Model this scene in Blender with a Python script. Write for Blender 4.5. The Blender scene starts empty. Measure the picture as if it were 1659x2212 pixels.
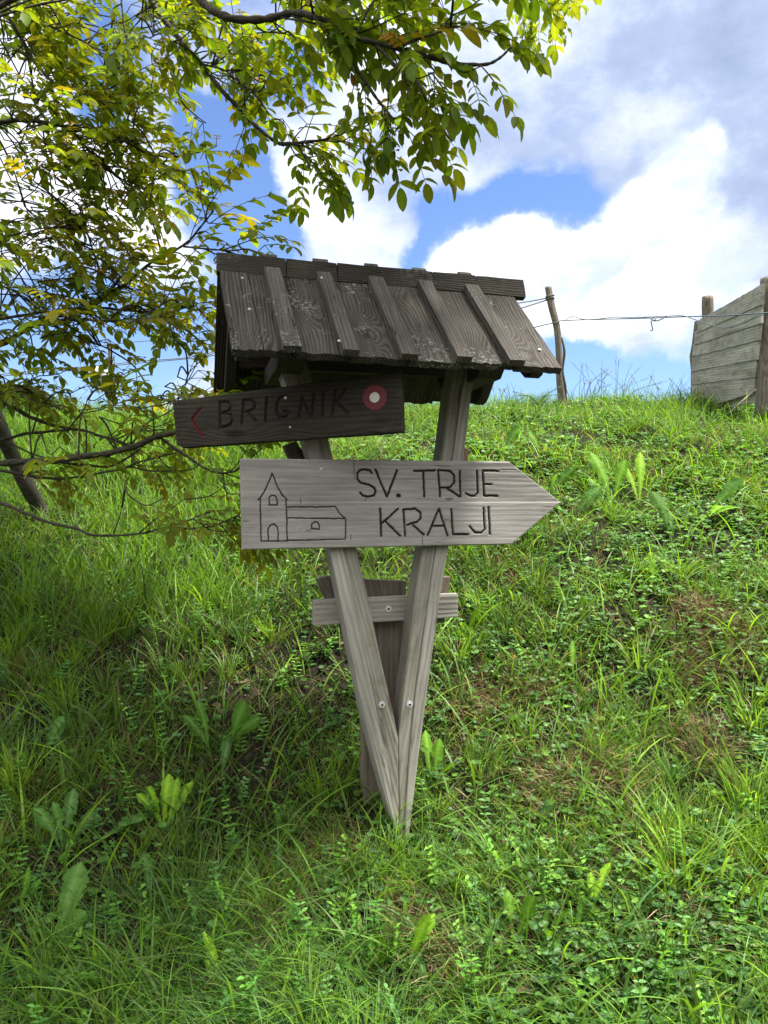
import bpy, bmesh, math, random
import numpy as np
from mathutils import Vector, Matrix
from math import radians, sin, cos, pi

random.seed(7)
RNG = np.random.default_rng(11)
scene = bpy.context.scene
COL = scene.collection
ZE = 1.6                      # eye height above the path
F = 1598.0                    # focal length in pixels of a 1659 x 2212 picture

# ------------------------------------------------------------------ camera
cam_d = bpy.data.cameras.new('camera')
cam = bpy.data.objects.new('camera', cam_d)
COL.objects.link(cam)
cam.location = (0, 0, ZE)
cam.rotation_euler = (radians(90), 0, 0)
cam_d.sensor_fit = 'VERTICAL'
cam_d.sensor_height = 36.0
cam_d.lens = 36.0 * F / 2212.0
cam_d.clip_start = 0.02
cam_d.clip_end = 3000
scene.camera = cam

# ------------------------------------------------------------------ exposure
scene.view_settings.view_transform = 'Standard'
scene.view_settings.look = 'None'
scene.view_settings.exposure = 1.62
scene.view_settings.gamma = 1.0

# ------------------------------------------------------------------ sun
SUN_DIR = Vector((0.36, -0.06, 0.93)).normalized()      # towards the sun
sd = bpy.data.lights.new('sun', 'SUN')
sd.energy = 4.6
sd.angle = radians(8)
sd.color = (1.0, 0.96, 0.88)
sun = bpy.data.objects.new('sun', sd)
COL.objects.link(sun)
sun.rotation_euler = (-SUN_DIR).to_track_quat('-Z', 'Y').to_euler()
sun.location = (0, 0, 30)


# ------------------------------------------------------------------ node helper
class NT:
    def __init__(s, nt):
        s.nt = nt
        nt.nodes.clear()

    def n(s, typ, **kw):
        nd = s.nt.nodes.new(typ)
        for k, v in kw.items():
            setattr(nd, k, v)
        return nd

    def set(s, sock, v):
        if hasattr(v, 'is_output') or isinstance(v, bpy.types.NodeSocket):
            s.nt.links.new(v, sock)
        elif v is not None:
            sock.default_value = v

    def math(s, op, a, b=None, c=None, clamp=False):
        nd = s.n('ShaderNodeMath', operation=op, use_clamp=clamp)
        s.set(nd.inputs[0], a)
        if b is not None: s.set(nd.inputs[1], b)
        if c is not None: s.set(nd.inputs[2], c)
        return nd.outputs[0]

    def vmath(s, op, a, b=None, scale=None):
        nd = s.n('ShaderNodeVectorMath', operation=op)
        s.set(nd.inputs[0], a)
        if b is not None: s.set(nd.inputs[1], b)
        if scale is not None: s.set(nd.inputs['Scale'], scale)
        return nd.outputs['Value'] if op in ('DISTANCE', 'LENGTH', 'DOT_PRODUCT') else nd.outputs[0]

    def mapping(s, v, scale=(1, 1, 1), loc=(0, 0, 0), rot=(0, 0, 0)):
        nd = s.n('ShaderNodeMapping')
        s.set(nd.inputs[0], v)
        nd.inputs['Scale'].default_value = scale
        nd.inputs['Location'].default_value = loc
        nd.inputs['Rotation'].default_value = rot
        return nd.outputs[0]

    def noise(s, v, scale=5, detail=4, rough=0.55, dist=0.0, color=False, lac=2.0):
        nd = s.n('ShaderNodeTexNoise')
        s.set(nd.inputs['Vector'], v)
        nd.inputs['Scale'].default_value = scale
        nd.inputs['Detail'].default_value = detail
        nd.inputs['Roughness'].default_value = rough
        nd.inputs['Distortion'].default_value = dist
        nd.inputs['Lacunarity'].default_value = lac
        return nd.outputs['Color' if color else 'Fac']

    def ramp(s, f, stops, interp='LINEAR'):
        nd = s.n('ShaderNodeValToRGB')
        s.set(nd.inputs[0], f)
        cr = nd.color_ramp
        cr.interpolation = interp
        while len(cr.elements) < len(stops): cr.elements.new(0.5)
        for e, (p, c) in zip(cr.elements, stops):
            e.position = p
            e.color = (c, c, c, 1) if isinstance(c, (int, float)) else (*c, 1)
        return nd.outputs[0]

    def step(s, f, a, b, lo=0.0, hi=1.0):
        nd = s.n('ShaderNodeMapRange', interpolation_type='SMOOTHSTEP')
        s.set(nd.inputs[0], f)
        nd.inputs[1].default_value = a
        nd.inputs[2].default_value = b
        nd.inputs[3].default_value = lo
        nd.inputs[4].default_value = hi
        return nd.outputs[0]

    def mix(s, f, a, b, mode='MIX'):
        nd = s.n('ShaderNodeMix', data_type='RGBA', blend_type=mode)
        s.set(nd.inputs[0], f)
        for k, v in ((6, a), (7, b)):
            if isinstance(v, (tuple, list)): v = (*v[:3], 1)
            s.set(nd.inputs[k], v)
        return nd.outputs[2]

    def link(s, a, b):
        s.nt.links.new(a, b)


# ------------------------------------------------------------------ world: sky with clouds
world = bpy.data.worlds.new('World')
scene.world = world
world.use_nodes = True


def build_world():
    t = NT(world.node_tree)
    tc = t.n('ShaderNodeTexCoord').outputs['Generated']
    sky = t.n('ShaderNodeTexSky', sky_type='NISHITA')
    sky.sun_disc = False
    sky.sun_elevation = math.asin(SUN_DIR.z)
    sky.sun_rotation = math.atan2(SUN_DIR.x, SUN_DIR.y)
    sky.air_density = 1.0
    sky.dust_density = 0.35
    sky.ozone_density = 2.0
    # warped direction for ragged cloud borders
    w1 = t.noise(tc, 3.2, 7, 0.62, color=True)
    w1 = t.vmath('SUBTRACT', w1, (0.5, 0.5, 0.5))
    w2 = t.noise(tc, 14, 5, 0.6, color=True)
    w2 = t.vmath('SUBTRACT', w2, (0.5, 0.5, 0.5))
    d = t.vmath('ADD', tc, t.vmath('SCALE', w1, scale=0.13))
    d = t.vmath('ADD', d, t.vmath('SCALE', w2, scale=0.06))

    def pd(px, py):
        v = Vector(((px - 829.5) / F, 1, (1106 - py) / F)).normalized()
        return (v.x, v.y, v.z)

    def blobs(lst, vec):
        acc = None
        for px, py, r, a in lst:
            dist = t.vmath('DISTANCE', vec, pd(px, py))
            q = t.step(dist, 0.0, r / F * 1.0, a, 0.0)
            acc = q if acc is None else t.math('ADD', acc, q)
        return acc
    # openings in the cloud cover
    holes = blobs([(480, 330, 150, 1.0), (500, 480, 170, 1.0), (590, 560, 120, .5),
                   (1130, 445, 120, 1.0), (1010, 520, 120, 1.0), (930, 580, 90, .8), (1250, 400, 90, .6),
                   (830, 330, 110, .25), (950, 440, 120, .3),
                   (240, 740, 240, .9), (60, 720, 180, .7), (420, 700, 140, .6),
                   (1100, 850, 150, .95), (1300, 860, 130, .9), (1450, 850, 130, .8), (1230, 800, 80, .5), (930, 850, 130, .8),
                   (230, 110, 120, .7), (200, 210, 80, .6), (640, 180, 90, .5),
                   (1560, 700, 90, .3)], d)
    soft = t.noise(t.mapping(tc, (1, 1, 2.4)), 3.4, 8, 0.6)
    cover = t.math('SUBTRACT', t.math('MULTIPLY_ADD', soft, 2.2, -0.15), t.math('MULTIPLY', holes, 2.0))
    cover = t.step(cover, 0.10, 0.95)
    # sunlit cumulus
    cum = blobs([(1030, 590, 150, 1.0), (1110, 560, 150, 1.0), (1230, 540, 150, 1.0), (1340, 470, 150, 1.0),
                 (1440, 390, 130, 1.0), (1480, 330, 90, .9), (980, 640, 130, .8), (1300, 620, 120, .35), (1130, 640, 130, .5),
                 (1480, 480, 120, .6), (1610, 560, 110, .8), (1540, 610, 110, .5)], d)
    cumt = t.math('MULTIPLY_ADD', t.noise(tc, 9, 8, 0.6), 1.1, t.math('SUBTRACT', t.math('MINIMUM', cum, 1.1), 0.62))
    cumm = t.step(cumt, 0.22, 0.85)
    # brightness inside the cover
    lit = blobs([(300, 560, 260, .9), (120, 480, 240, .7), (60, 100, 220, .35), (700, 520, 180, .25), (820, 60, 240, .5),
                 (340, 880, 150, .8), (1280, 680, 150, .6), (1500, 560, 220, .55), (1000, 340, 90, .25), (650, 400, 120, .35),
                 (560, 430, 80, .3), (1150, 30, 160, .35), (1500, 820, 130, .3), (700, 860, 260, .7), (1200, 700, 200, .4)], d)
    dark = blobs([(1350, 120, 420, .40), (1600, 230, 300, .3), (900, 430, 200, .12), (1500, 790, 120, .0), (1620, 470, 120, .1)], d)
    detail = t.noise(t.mapping(tc, (1, 1, 1.6)), 6.5, 9, 0.62)
    br = t.math('ADD', t.math('MULTIPLY_ADD', detail, 1.5, -0.22), t.math('SUBTRACT', t.math('MULTIPLY', lit, 0.8), t.math('MULTIPLY', dark, 0.5)))
    ccol = t.ramp(br, [(0.0, (0.125, 0.160, 0.235)), (0.35, (0.185, 0.225, 0.315)), (0.62, (0.30, 0.33, 0.40)), (1.0, (0.47, 0.48, 0.51))])
    shade = t.step(t.math('ADD', t.noise(t.mapping(tc, (1, 1, 1.8)), 7.0, 7, 0.6), t.math('MULTIPLY', blobs([(1130, 520, 170, 1), (1300, 480, 150, 1), (1450, 370, 150, 1), (1000, 590, 130, 1)], d), 0.20)), 0.52, 0.86)
    white = t.mix(shade, (0.27, 0.31, 0.38), (0.60, 0.61, 0.62))
    ccol = t.mix(cumm, ccol, white)
    # unseen bright sky added overhead and behind the viewer as fill, dimmer near the horizon
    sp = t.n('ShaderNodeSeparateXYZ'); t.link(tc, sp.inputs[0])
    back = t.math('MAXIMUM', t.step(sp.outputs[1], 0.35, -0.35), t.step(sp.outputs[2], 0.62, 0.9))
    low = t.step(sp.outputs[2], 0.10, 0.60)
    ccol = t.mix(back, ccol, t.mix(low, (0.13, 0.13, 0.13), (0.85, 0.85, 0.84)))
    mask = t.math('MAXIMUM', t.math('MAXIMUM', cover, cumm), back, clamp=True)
    bg1 = t.n('ShaderNodeBackground')
    t.link(t.mix(1.0, sky.outputs[0], (0.80, 0.90, 1.12), 'MULTIPLY'), bg1.inputs[0])
    bg1.inputs[1].default_value = 0.068
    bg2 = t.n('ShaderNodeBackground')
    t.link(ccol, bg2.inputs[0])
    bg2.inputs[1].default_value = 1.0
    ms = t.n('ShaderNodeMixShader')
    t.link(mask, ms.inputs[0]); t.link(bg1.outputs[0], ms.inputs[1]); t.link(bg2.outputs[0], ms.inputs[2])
    out = t.n('ShaderNodeOutputWorld')
    t.link(ms.outputs[0], out.inputs[0])


build_world()


# ------------------------------------------------------------------ mapping a picture point and a distance to a place
def at(px, py, Y):
    return Vector(((px - 829.5) / F * Y, Y, ZE + (1106 - py) / F * Y))


# ------------------------------------------------------------------ object helpers
WM = {}


def tag(o, label=None, cat=None, group=None, kind=None):
    if label: o['label'] = label
    if cat: o['category'] = cat
    if group: o['group'] = group
    if kind: o['kind'] = kind
    return o


def empty(name, loc):
    o = bpy.data.objects.new(name, None)
    o.empty_display_size = 0.1
    COL.objects.link(o)
    o.location = loc
    WM[o] = Matrix.Translation(loc)
    return o


def place(o, M=None, parent=None):
    M = M or Matrix.Identity(4)
    COL.objects.link(o)
    WM[o] = M
    if parent is not None:
        o.parent = parent
        o.matrix_basis = WM[parent].inverted() @ M
    else:
        o.matrix_basis = M
    return o


def mesh_np(name, V, loops, counts, mat, parent=None, M=None, smooth=False, col=None, fval=None):
    """V (n,3); loops flat index array; counts faces' sizes."""
    me = bpy.data.meshes.new(name)
    V = np.asarray(V, dtype=np.float32)
    loops = np.asarray(loops, dtype=np.int32).ravel()
    counts = np.asarray(counts, dtype=np.int32)
    me.vertices.add(len(V)); me.vertices.foreach_set('co', V.ravel())
    me.loops.add(len(loops)); me.loops.foreach_set('vertex_index', loops)
    me.polygons.add(len(counts))
    starts = np.concatenate(([0], np.cumsum(counts)[:-1])).astype(np.int32)
    me.polygons.foreach_set('loop_start', starts)
    me.polygons.foreach_set('loop_total', counts)
    if smooth:
        me.polygons.foreach_set('use_smooth', np.ones(len(counts), dtype=bool))
    me.update(calc_edges=True)
    if col is not None:
        a = me.color_attributes.new('tone', 'FLOAT_COLOR', 'POINT')
        c4 = np.ones((len(V), 4), dtype=np.float32); c4[:, :3] = col
        a.data.foreach_set('color', c4.ravel())
    if fval is not None:
        for k, v in fval.items():
            a = me.attributes.new(k, 'FLOAT', 'POINT')
            a.data.foreach_set('value', np.asarray(v, dtype=np.float32))
    if mat: me.materials.append(mat)
    o = bpy.data.objects.new(name, me)
    return place(o, M, parent)


def mesh_py(name, V, Fc, mat, parent=None, M=None, bevel=0.0, smooth=False, seg=2):
    bm = bmesh.new()
    vs = [bm.verts.new(v) for v in V]
    for f in Fc:
        try: bm.faces.new([vs[i] for i in f])
        except ValueError: pass
    bmesh.ops.recalc_face_normals(bm, faces=bm.faces[:])
    if bevel:
        es = [e for e in bm.edges if len(e.link_faces) == 2 and e.calc_face_angle(0) > 0.5]
        bmesh.ops.bevel(bm, geom=es, offset=bevel, segments=seg, affect='EDGES', profile=0.6, clamp_overlap=True)
    if smooth:
        for f in bm.faces: f.smooth = True
    me = bpy.data.meshes.new(name)
    bm.to_mesh(me); bm.free()
    me.materials.append(mat)
    o = bpy.data.objects.new(name, me)
    return place(o, M, parent)


def prism(poly, y0, y1):
    """polygon in local x,z ; extruded from y0 to y1"""
    n = len(poly)
    V = [(x, y0, z) for x, z in poly] + [(x, y1, z) for x, z in poly]
    Fc = [tuple(range(n)), tuple(range(2 * n - 1, n - 1, -1))]
    Fc += [(i, (i + 1) % n, n + (i + 1) % n, n + i) for i in range(n)]
    return V, Fc


def merge(parts):
    V, Fc = [], []
    for v, f in parts:
        k = len(V)
        V += list(v)
        Fc += [tuple(i + k for i in q) for q in f]
    return V, Fc


def tube_np(pts, rad, sides=7):
    pts = np.asarray(pts, float); n = len(pts)
    rad = np.broadcast_to(np.asarray(rad, float), (n,))
    T = np.gradient(pts, axis=0); T /= np.linalg.norm(T, axis=1, keepdims=True) + 1e-9
    ref = np.array([0.13, 0.2, 0.97])
    if abs(T[0] @ ref) > 0.9: ref = np.array([0.97, 0.1, 0.1])
    A = np.cross(T, ref); A /= np.linalg.norm(A, axis=1, keepdims=True) + 1e-9
    B = np.cross(T, A)
    an = np.arange(sides) / sides * 2 * pi
    V = pts[:, None, :] + rad[:, None, None] * (A[:, None, :] * np.cos(an)[None, :, None] + B[:, None, :] * np.sin(an)[None, :, None])
    V = V.reshape(-1, 3)
    i = np.arange(n - 1)[:, None] * sides; j = np.arange(sides)[None, :]; j2 = (j + 1) % sides
    q = np.stack([i + j, i + j2, i + sides + j2, i + sides + j], -1).reshape(-1, 4)
    caps = [np.arange(sides)[::-1], (n - 1) * sides + np.arange(sides)]
    loops = np.concatenate([q.ravel()] + caps)
    counts = np.concatenate([np.full(len(q), 4), [sides, sides]])
    return V, loops, counts


class Acc:
    """collects numpy pieces into one mesh"""
    def __init__(s): s.V, s.L, s.C, s.K, s.n = [], [], [], [], 0

    def add(s, V, L, C, col=None):
        s.V.append(V); s.L.append(np.asarray(L).ravel() + s.n); s.C.append(C)
        if col is not None: s.K.append(np.broadcast_to(col, (len(V), 3)))
        s.n += len(V)

    def build(s, name, mat, parent=None, smooth=False):
        return mesh_np(name, np.concatenate(s.V), np.concatenate(s.L), np.concatenate(s.C), mat, parent,
                       smooth=smooth, col=np.concatenate(s.K) if s.K else None,
                       M=WM[parent] if parent is not None and False else None)


def smooth_curve(pts, per=6):
    pts = [np.array(p, float) for p in pts]
    P = [2 * pts[0] - pts[1]] + pts + [2 * pts[-1] - pts[-2]]
    out = []
    for i in range(1, len(P) - 2):
        for k in range(per):
            t = k / per
            a, b, c, d = P[i - 1], P[i], P[i + 1], P[i + 2]
            out.append(0.5 * ((2 * b) + (c - a) * t + (2 * a - 5 * b + 4 * c - d) * t * t + (3 * b - a - 3 * c + d) * t ** 3))
    out.append(P[-2])
    return np.array(out)


# ------------------------------------------------------------------ value noise
_G = RNG.random((256, 256))


def vnoise(x, y, s=1.0, seed=0):
    x = np.asarray(x, float) * s + 37.3 + seed * 11.7; y = np.asarray(y, float) * s + 91.1 + seed * 7.3
    xi = np.floor(x).astype(int); yi = np.floor(y).astype(int)
    fx = x - xi; fy = y - yi
    fx = fx * fx * (3 - 2 * fx); fy = fy * fy * (3 - 2 * fy)
    g = lambda a, b: _G[a % 256, b % 256]
    return (g(xi, yi) * (1 - fx) + g(xi + 1, yi) * fx) * (1 - fy) + (g(xi, yi + 1) * (1 - fx) + g(xi + 1, yi + 1) * fx) * fy


# ------------------------------------------------------------------ terrain height
_ty = np.array([-300, -3, 0, 1.2, 1.75, 2.25, 3, 4, 5, 6, 7, 8, 10, 15, 40, 400.])
_tz = np.array([-3., -1.75, -1.6, -1.42, -1.21, -0.985, -0.50, -0.04, 0.37, 0.70, 0.915, 0.99, 1.02, 0.85, -0.5, -25.])
_fy = np.linspace(-3, 15, 1801)
_fz = np.interp(_fy, _ty, _tz)
_k = np.hanning(61); _k /= _k.sum()
_fz = np.convolve(np.pad(_fz, 30, mode='edge'), _k, 'valid')


def ground(x, y):
    x = np.asarray(x, float); y = np.asarray(y, float)
    z = np.where((y > -2.5) & (y < 14.5), np.interp(y, _fy, _fz), np.interp(y, _ty, _tz))
    xs = np.clip(x, -6, 6)
    z = z + 0.034 * xs * np.clip((y - 2.6) / 4, 0, 1) * np.clip((60 - y) / 40, 0, 1)
    near = np.exp(-((x - 0.05) ** 2 + (y - 2.3) ** 2) / 0.05)
    b = (vnoise(x, y, 1.3, 1) - .5) * 0.16 + (vnoise(x, y, 3.7, 2) - .5) * 0.07 + (vnoise(x, y, 11, 3) - .5) * 0.025
    far = np.clip((y + 1) / 2, 0, 1)
    return z + b * (1 - 0.8 * near) * far * np.clip((60 - y) / 40, 0.2, 1) + ZE


def hit(px, py):
    """where the sight line through a picture point meets the ground"""
    Y = np.linspace(1.2, 9.5, 1600)
    X = (px - 829.5) / F * Y; Z = ZE + (1106 - py) / F * Y
    g = ground(X, Y)
    k = np.argmax(Z <= g)
    if Z[k] > g[k]: k = int(np.argmin(Z - g))
    return float(X[k]), float(Y[k]), float(g[k])


# ------------------------------------------------------------------ materials
def new_mat(name):
    m = bpy.data.materials.new(name)
    m.use_nodes = True
    return m, NT(m.node_tree)


def finish(t, bsdf, bump=None, strength=0.5, distance=0.002):
    out = t.n('ShaderNodeOutputMaterial')
    if bump is not None:
        b = t.n('ShaderNodeBump')
        b.inputs['Strength'].default_value = strength
        b.inputs['Distance'].default_value = distance
        t.link(bump, b.inputs['Height'])
        t.link(b.outputs[0], bsdf.inputs['Normal'])
    t.link(bsdf.outputs[0], out.inputs[0])


def wood(name, dark, light, ring=110, knots=1.0, lichen=0.0, cracks=0.5, stain=None, paint=False, moss=0.0, rough=0.85, kscale=(2.6, 9, 9), kdist=0.45, bump=0.7, ringw=0.20, warpk=44.0, tone=0.36):
    """weathered wood; grain runs along the object's own X"""
    m, t = new_mat(name)
    oc = t.n('ShaderNodeTexCoord').outputs['Object']
    rnd = t.n('ShaderNodeObjectInfo').outputs['Random']
    off = t.n('ShaderNodeCombineXYZ')
    for i, k in enumerate((13.0, 7.0, 3.0)):
        t.link(t.math('MULTIPLY', rnd, k), off.inputs[i])
    v = t.vmath('ADD', oc, off.outputs[0])
    # growth rings bending round knots
    vk = t.mapping(v, kscale)
    vor = t.n('ShaderNodeTexVoronoi', feature='F1')
    t.link(vk, vor.inputs['Vector']); vor.inputs['Scale'].default_value = 1.0
    vor.inputs['Randomness'].default_value = 1.0
    kd = vor.outputs['Distance']
    knot = t.step(kd, 0.0, kdist, 1.0, 0.0)
    warp = t.noise(t.mapping(v, (2.0, 9, 9)), 1.0, 3, 0.5)
    sep = t.n('ShaderNodeSeparateXYZ'); t.link(v, sep.inputs[0])
    ph = t.math('MULTIPLY_ADD', t.math('ADD', sep.outputs[1], t.math('MULTIPLY', sep.outputs[2], 0.8)), ring * 7.0, t.math('MULTIPLY', warp, warpk))
    ph = t.math('ADD', ph, t.math('MULTIPLY', knot, 52.0 * knots))
    rings = t.math('MULTIPLY_ADD', t.math('SINE', ph), 0.5, 0.5)
    fib = t.noise(t.mapping(v, (6, 260, 260)), 1.0, 4, 0.6)
    mid = t.noise(t.mapping(v, (3, 50, 50)), 1.0, 4, 0.65)
    blot = t.noise(t.mapping(v, (3, 8, 8)), 1.0, 6, 0.65)
    f = t.math('ADD', t.math('MULTIPLY', rings, ringw), t.math('MULTIPLY', fib, 0.42))
    f = t.math('ADD', f, t.math('MULTIPLY', mid, 0.46))
    f = t.math('ADD', f, t.math('MULTIPLY', blot, tone))
    f = t.math('ADD', f, 0.5 - 0.5 * (ringw + 0.42 + 0.46 + tone))
    col = t.ramp(f, [(0.26, dark), (0.50, tuple(.5 * a + .5 * b for a, b in zip(dark, light))), (0.74, light)])
    if stain:
        sm = t.step(t.noise(t.mapping(v, (1.4, 7, 7)), 1.0, 4, 0.6), 0.5, 0.72)
        col = t.mix(t.math('MULTIPLY', sm, 0.65), col, stain)
    # knot heart
    kh = t.step(kd, kdist * 0.10, kdist * 0.30, 1.0, 0.0)
    if knots > 0: col = t.mix(t.math('MULTIPLY', kh, 0.75), col, tuple(c * 0.35 for c in dark))
    # checks running with the grain
    cn = t.noise(t.mapping(v, (2.2, 46, 46)), 1.0, 2, 0.5)
    crack = t.step(t.math('ABSOLUTE', t.math('SUBTRACT', cn, 0.5)), 0.0, 0.012, 1.0, 0.0)
    cmask = t.step(t.noise(t.mapping(v, (3, 9, 9)), 1.0, 2), 0.54, 0.62)
    crack = t.math('MULTIPLY', crack, t.math('MULTIPLY', cmask, cracks))
    col = t.mix(crack, col, tuple(c * 0.22 for c in dark))
    hgt = t.math('SUBTRACT', t.math('ADD', t.math('MULTIPLY', fib, 0.6), t.math('MULTIPLY', rings, 0.5)), t.math('MULTIPLY', crack, 1.6))
    if moss:
        mm = t.math('MULTIPLY', t.step(t.noise(v, 16, 6, 0.7), 0.50, 0.72), moss)
        col = t.mix(mm, col, (0.07, 0.085, 0.035))
    if lichen:
        ln = t.noise(v, 95, 4, 0.6)
        la = t.noise(v, 7, 3, 0.5)
        lm = t.math('MULTIPLY', t.step(ln, 0.52, 0.58), t.step(la, 0.54, 0.66))
        sp = t.math('MULTIPLY', t.step(t.noise(v, 60, 2, 0.5), 0.70, 0.72), 0.6)
        lm = t.math('MULTIPLY', t.math('MAXIMUM', lm, sp), lichen)
        col = t.mix(lm, col, (0.23, 0.25, 0.225))
        hgt = t.math('ADD', hgt, t.math('MULTIPLY', lm, 1.6))
    if paint:
        at_ = t.n('ShaderNodeAttribute'); at_.attribute_name = 'carve'
        cm = t.math('MULTIPLY', at_.outputs['Fac'], t.step(t.noise(v, 130, 3, .6), 0.25, 0.45, 0.6, 1.0))
        col = t.mix(cm, col, (0.014, 0.012, 0.013))
        ar = t.n('ShaderNodeAttribute'); ar.attribute_name = 'red'
        rm = t.math('MULTIPLY', ar.outputs['Fac'], t.step(t.noise(v, 90, 4, .7), 0.22, 0.45, 0.7, 1.0))
        col = t.mix(rm, col, (0.115, 0.008, 0.012))
    b = t.n('ShaderNodeBsdfPrincipled')
    t.link(col, b.inputs['Base Color'])
    b.inputs['Roughness'].default_value = rough
    b.inputs['Specular IOR Level'].default_value = 0.25
    finish(t, b, hgt, bump, 0.0022)
    return m


def plain(name, col, rough=0.6, metal=0.0, var=0.15, scale=30, bump=0.2):
    m, t = new_mat(name)
    oc = t.n('ShaderNodeTexCoord').outputs['Object']
    n = t.noise(oc, scale, 4, 0.6)
    c = t.mix(n, tuple(x * (1 - var * 2) for x in col), tuple(min(1, x * (1 + var * 2)) for x in col))
    b = t.n('ShaderNodeBsdfPrincipled')
    t.link(c, b.inputs['Base Color'])
    b.inputs['Roughness'].default_value = rough
    b.inputs['Metallic'].default_value = metal
    finish(t, b, n, bump, 0.001)
    return m


def leafmat(name, trans=0.45, rough=0.45, tint=(1.0, 1.0, 0.55), spec=0.4, gain=1.6):
    """green surface coloured by the 'tone' of each leaf, letting light through"""
    m, t = new_mat(name)
    a = t.n('ShaderNodeAttribute'); a.attribute_name = 'tone'
    oc = t.n('ShaderNodeTexCoord').outputs['Object']
    n = t.noise(oc, 55, 3, 0.6)
    c = t.mix(t.step(n, 0.3, 0.7), t.mix(1.0, a.outputs['Color'], (0.82, 0.84, 0.8), 'MULTIPLY'), a.outputs['Color'])
    b = t.n('ShaderNodeBsdfPrincipled')
    t.link(c, b.inputs['Base Color'])
    b.inputs['Roughness'].default_value = rough
    b.inputs['Specular IOR Level'].default_value = spec
    tr = t.n('ShaderNodeBsdfTranslucent')
    c2 = t.mix(1.0, c, tuple(x * gain for x in tint), 'MULTIPLY')
    t.link(c2, tr.inputs[0])
    mx = t.n('ShaderNodeMixShader'); mx.inputs[0].default_value = trans
    t.link(b.outputs[0], mx.inputs[1]); t.link(tr.outputs[0], mx.inputs[2])
    out = t.n('ShaderNodeOutputMaterial')
    t.link(mx.outputs[0], out.inputs[0])
    return m


def soil_mat():
    m, t = new_mat('soil')
    oc = t.n('ShaderNodeTexCoord').outputs['Object']
    n1 = t.noise(oc, 2.2, 6, 0.6); n2 = t.noise(oc, 30, 6, 0.7); n3 = t.noise(oc, 9, 4, 0.6)
    col = t.ramp(n2, [(0.3, (0.005, 0.005, 0.004)), (0.5, (0.016, 0.014, 0.010)), (0.7, (0.050, 0.042, 0.030))])
    g = t.math('MULTIPLY', t.step(n3, 0.42, 0.62), 0.75)
    col = t.mix(g, col, (0.014, 0.020, 0.006))
    col = t.mix(t.math('MULTIPLY', t.step(n1, 0.52, 0.7), 0.5), col, (0.075, 0.06, 0.035))
    b = t.n('ShaderNodeBsdfPrincipled')
    t.link(col, b.inputs['Base Color']); b.inputs['Roughness'].default_value = 0.95
    b.inputs['Specular IOR Level'].default_value = 0.1
    finish(t, b, n2, 1.0, 0.03)
    return m


M_soil = soil_mat()
M_board = wood('weathered_board', (0.135, 0.125, 0.113), (0.385, 0.368, 0.345), ring=70, knots=0.35, paint=True, cracks=0.8, kscale=(3.1, 9.5, 9.5), kdist=0.20, ringw=.06, warpk=16, tone=.55, bump=0.22)
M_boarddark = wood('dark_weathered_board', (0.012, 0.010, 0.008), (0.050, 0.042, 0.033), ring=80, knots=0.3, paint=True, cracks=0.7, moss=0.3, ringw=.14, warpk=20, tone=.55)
M_post = wood('weathered_post', (0.150, 0.138, 0.118), (0.430, 0.405, 0.362), ring=70, knots=0.12, cracks=0.6, moss=0.22, bump=0.9, ringw=.10, warpk=10, tone=.5)
M_lath = wood('mossy_lath', (0.125, 0.115, 0.092), (0.365, 0.342, 0.290), ring=80, knots=0.1, cracks=0.6, moss=0.35, bump=0.9, ringw=.10, warpk=10, tone=.5)
M_post2 = wood('weathered_post_back', (0.075, 0.060, 0.050), (0.215, 0.175, 0.145), ring=60, knots=0.3, cracks=0.6, stain=(0.21, 0.09, 0.045), ringw=.12, warpk=14, tone=.5)
M_roof = wood('roof_board_wood', (0.012, 0.0105, 0.009), (0.085, 0.074, 0.063), ring=88, knots=0.9, lichen=0.75, cracks=1.0, kscale=(3.0, 5.5, 5.5), kdist=0.40, bump=1.0, tone=.7, ringw=.24, warpk=34)
M_batten = wood('roof_batten_wood', (0.020, 0.018, 0.015), (0.118, 0.104, 0.090), ring=80, knots=0.1, lichen=0.4, cracks=1.0, bump=1.0, ringw=.12, warpk=14, tone=.55)
M_cap = wood('ridge_wood', (0.010, 0.009, 0.007), (0.050, 0.043, 0.036), ring=120, knots=0.2, lichen=0.3, cracks=1.0, moss=0.3, bump=1.0)
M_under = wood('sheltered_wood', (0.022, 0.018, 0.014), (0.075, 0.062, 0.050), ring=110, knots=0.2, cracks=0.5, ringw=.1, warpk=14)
M_plank = wood('pasture_plank', (0.16, 0.150, 0.126), (0.48, 0.455, 0.395), ring=50, knots=0.3, cracks=0.8, moss=0.5, stain=(0.12, 0.11, 0.06), kscale=(1.6, 7, 7), kdist=0.16, ringw=.10, warpk=10, tone=.7)
M_log = wood('rough_log', (0.055, 0.046, 0.036), (0.22, 0.19, 0.15), ring=60, knots=0.4, cracks=1.0, moss=0.2, bump=1.0)
M_bark = wood('bark', (0.018, 0.016, 0.012), (0.080, 0.070, 0.052), ring=60, knots=0.0, cracks=0.6, moss=0.35, bump=1.0)
M_steel = plain('zinc_screw', (0.55, 0.58, 0.60), 0.4, 0.25, var=.05)
M_red = plain('red_waymark_paint', (0.115, 0.007, 0.012), 0.6, var=0.25, scale=60)
M_white = plain('white_waymark_paint', (0.55, 0.53, 0.50), 0.6, var=0.15, scale=70)
M_twine = plain('pale_twine', (0.13, 0.13, 0.125), 0.8)
M_wire = plain('bluish_cord', (0.07, 0.10, 0.12), 0.7)
M_rag = plain('pale_rag', (0.50, 0.49, 0.45), 0.9, scale=40, bump=0.6)
M_leaf = leafmat('walnut_leaf', 0.58, 0.5, (1.15, 1.0, 0.30), 0.22, 1.55)
M_grass = leafmat('grass_blade', 0.42, 0.5, (1.1, 1.05, 0.45), 0.30, 1.5)
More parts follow.
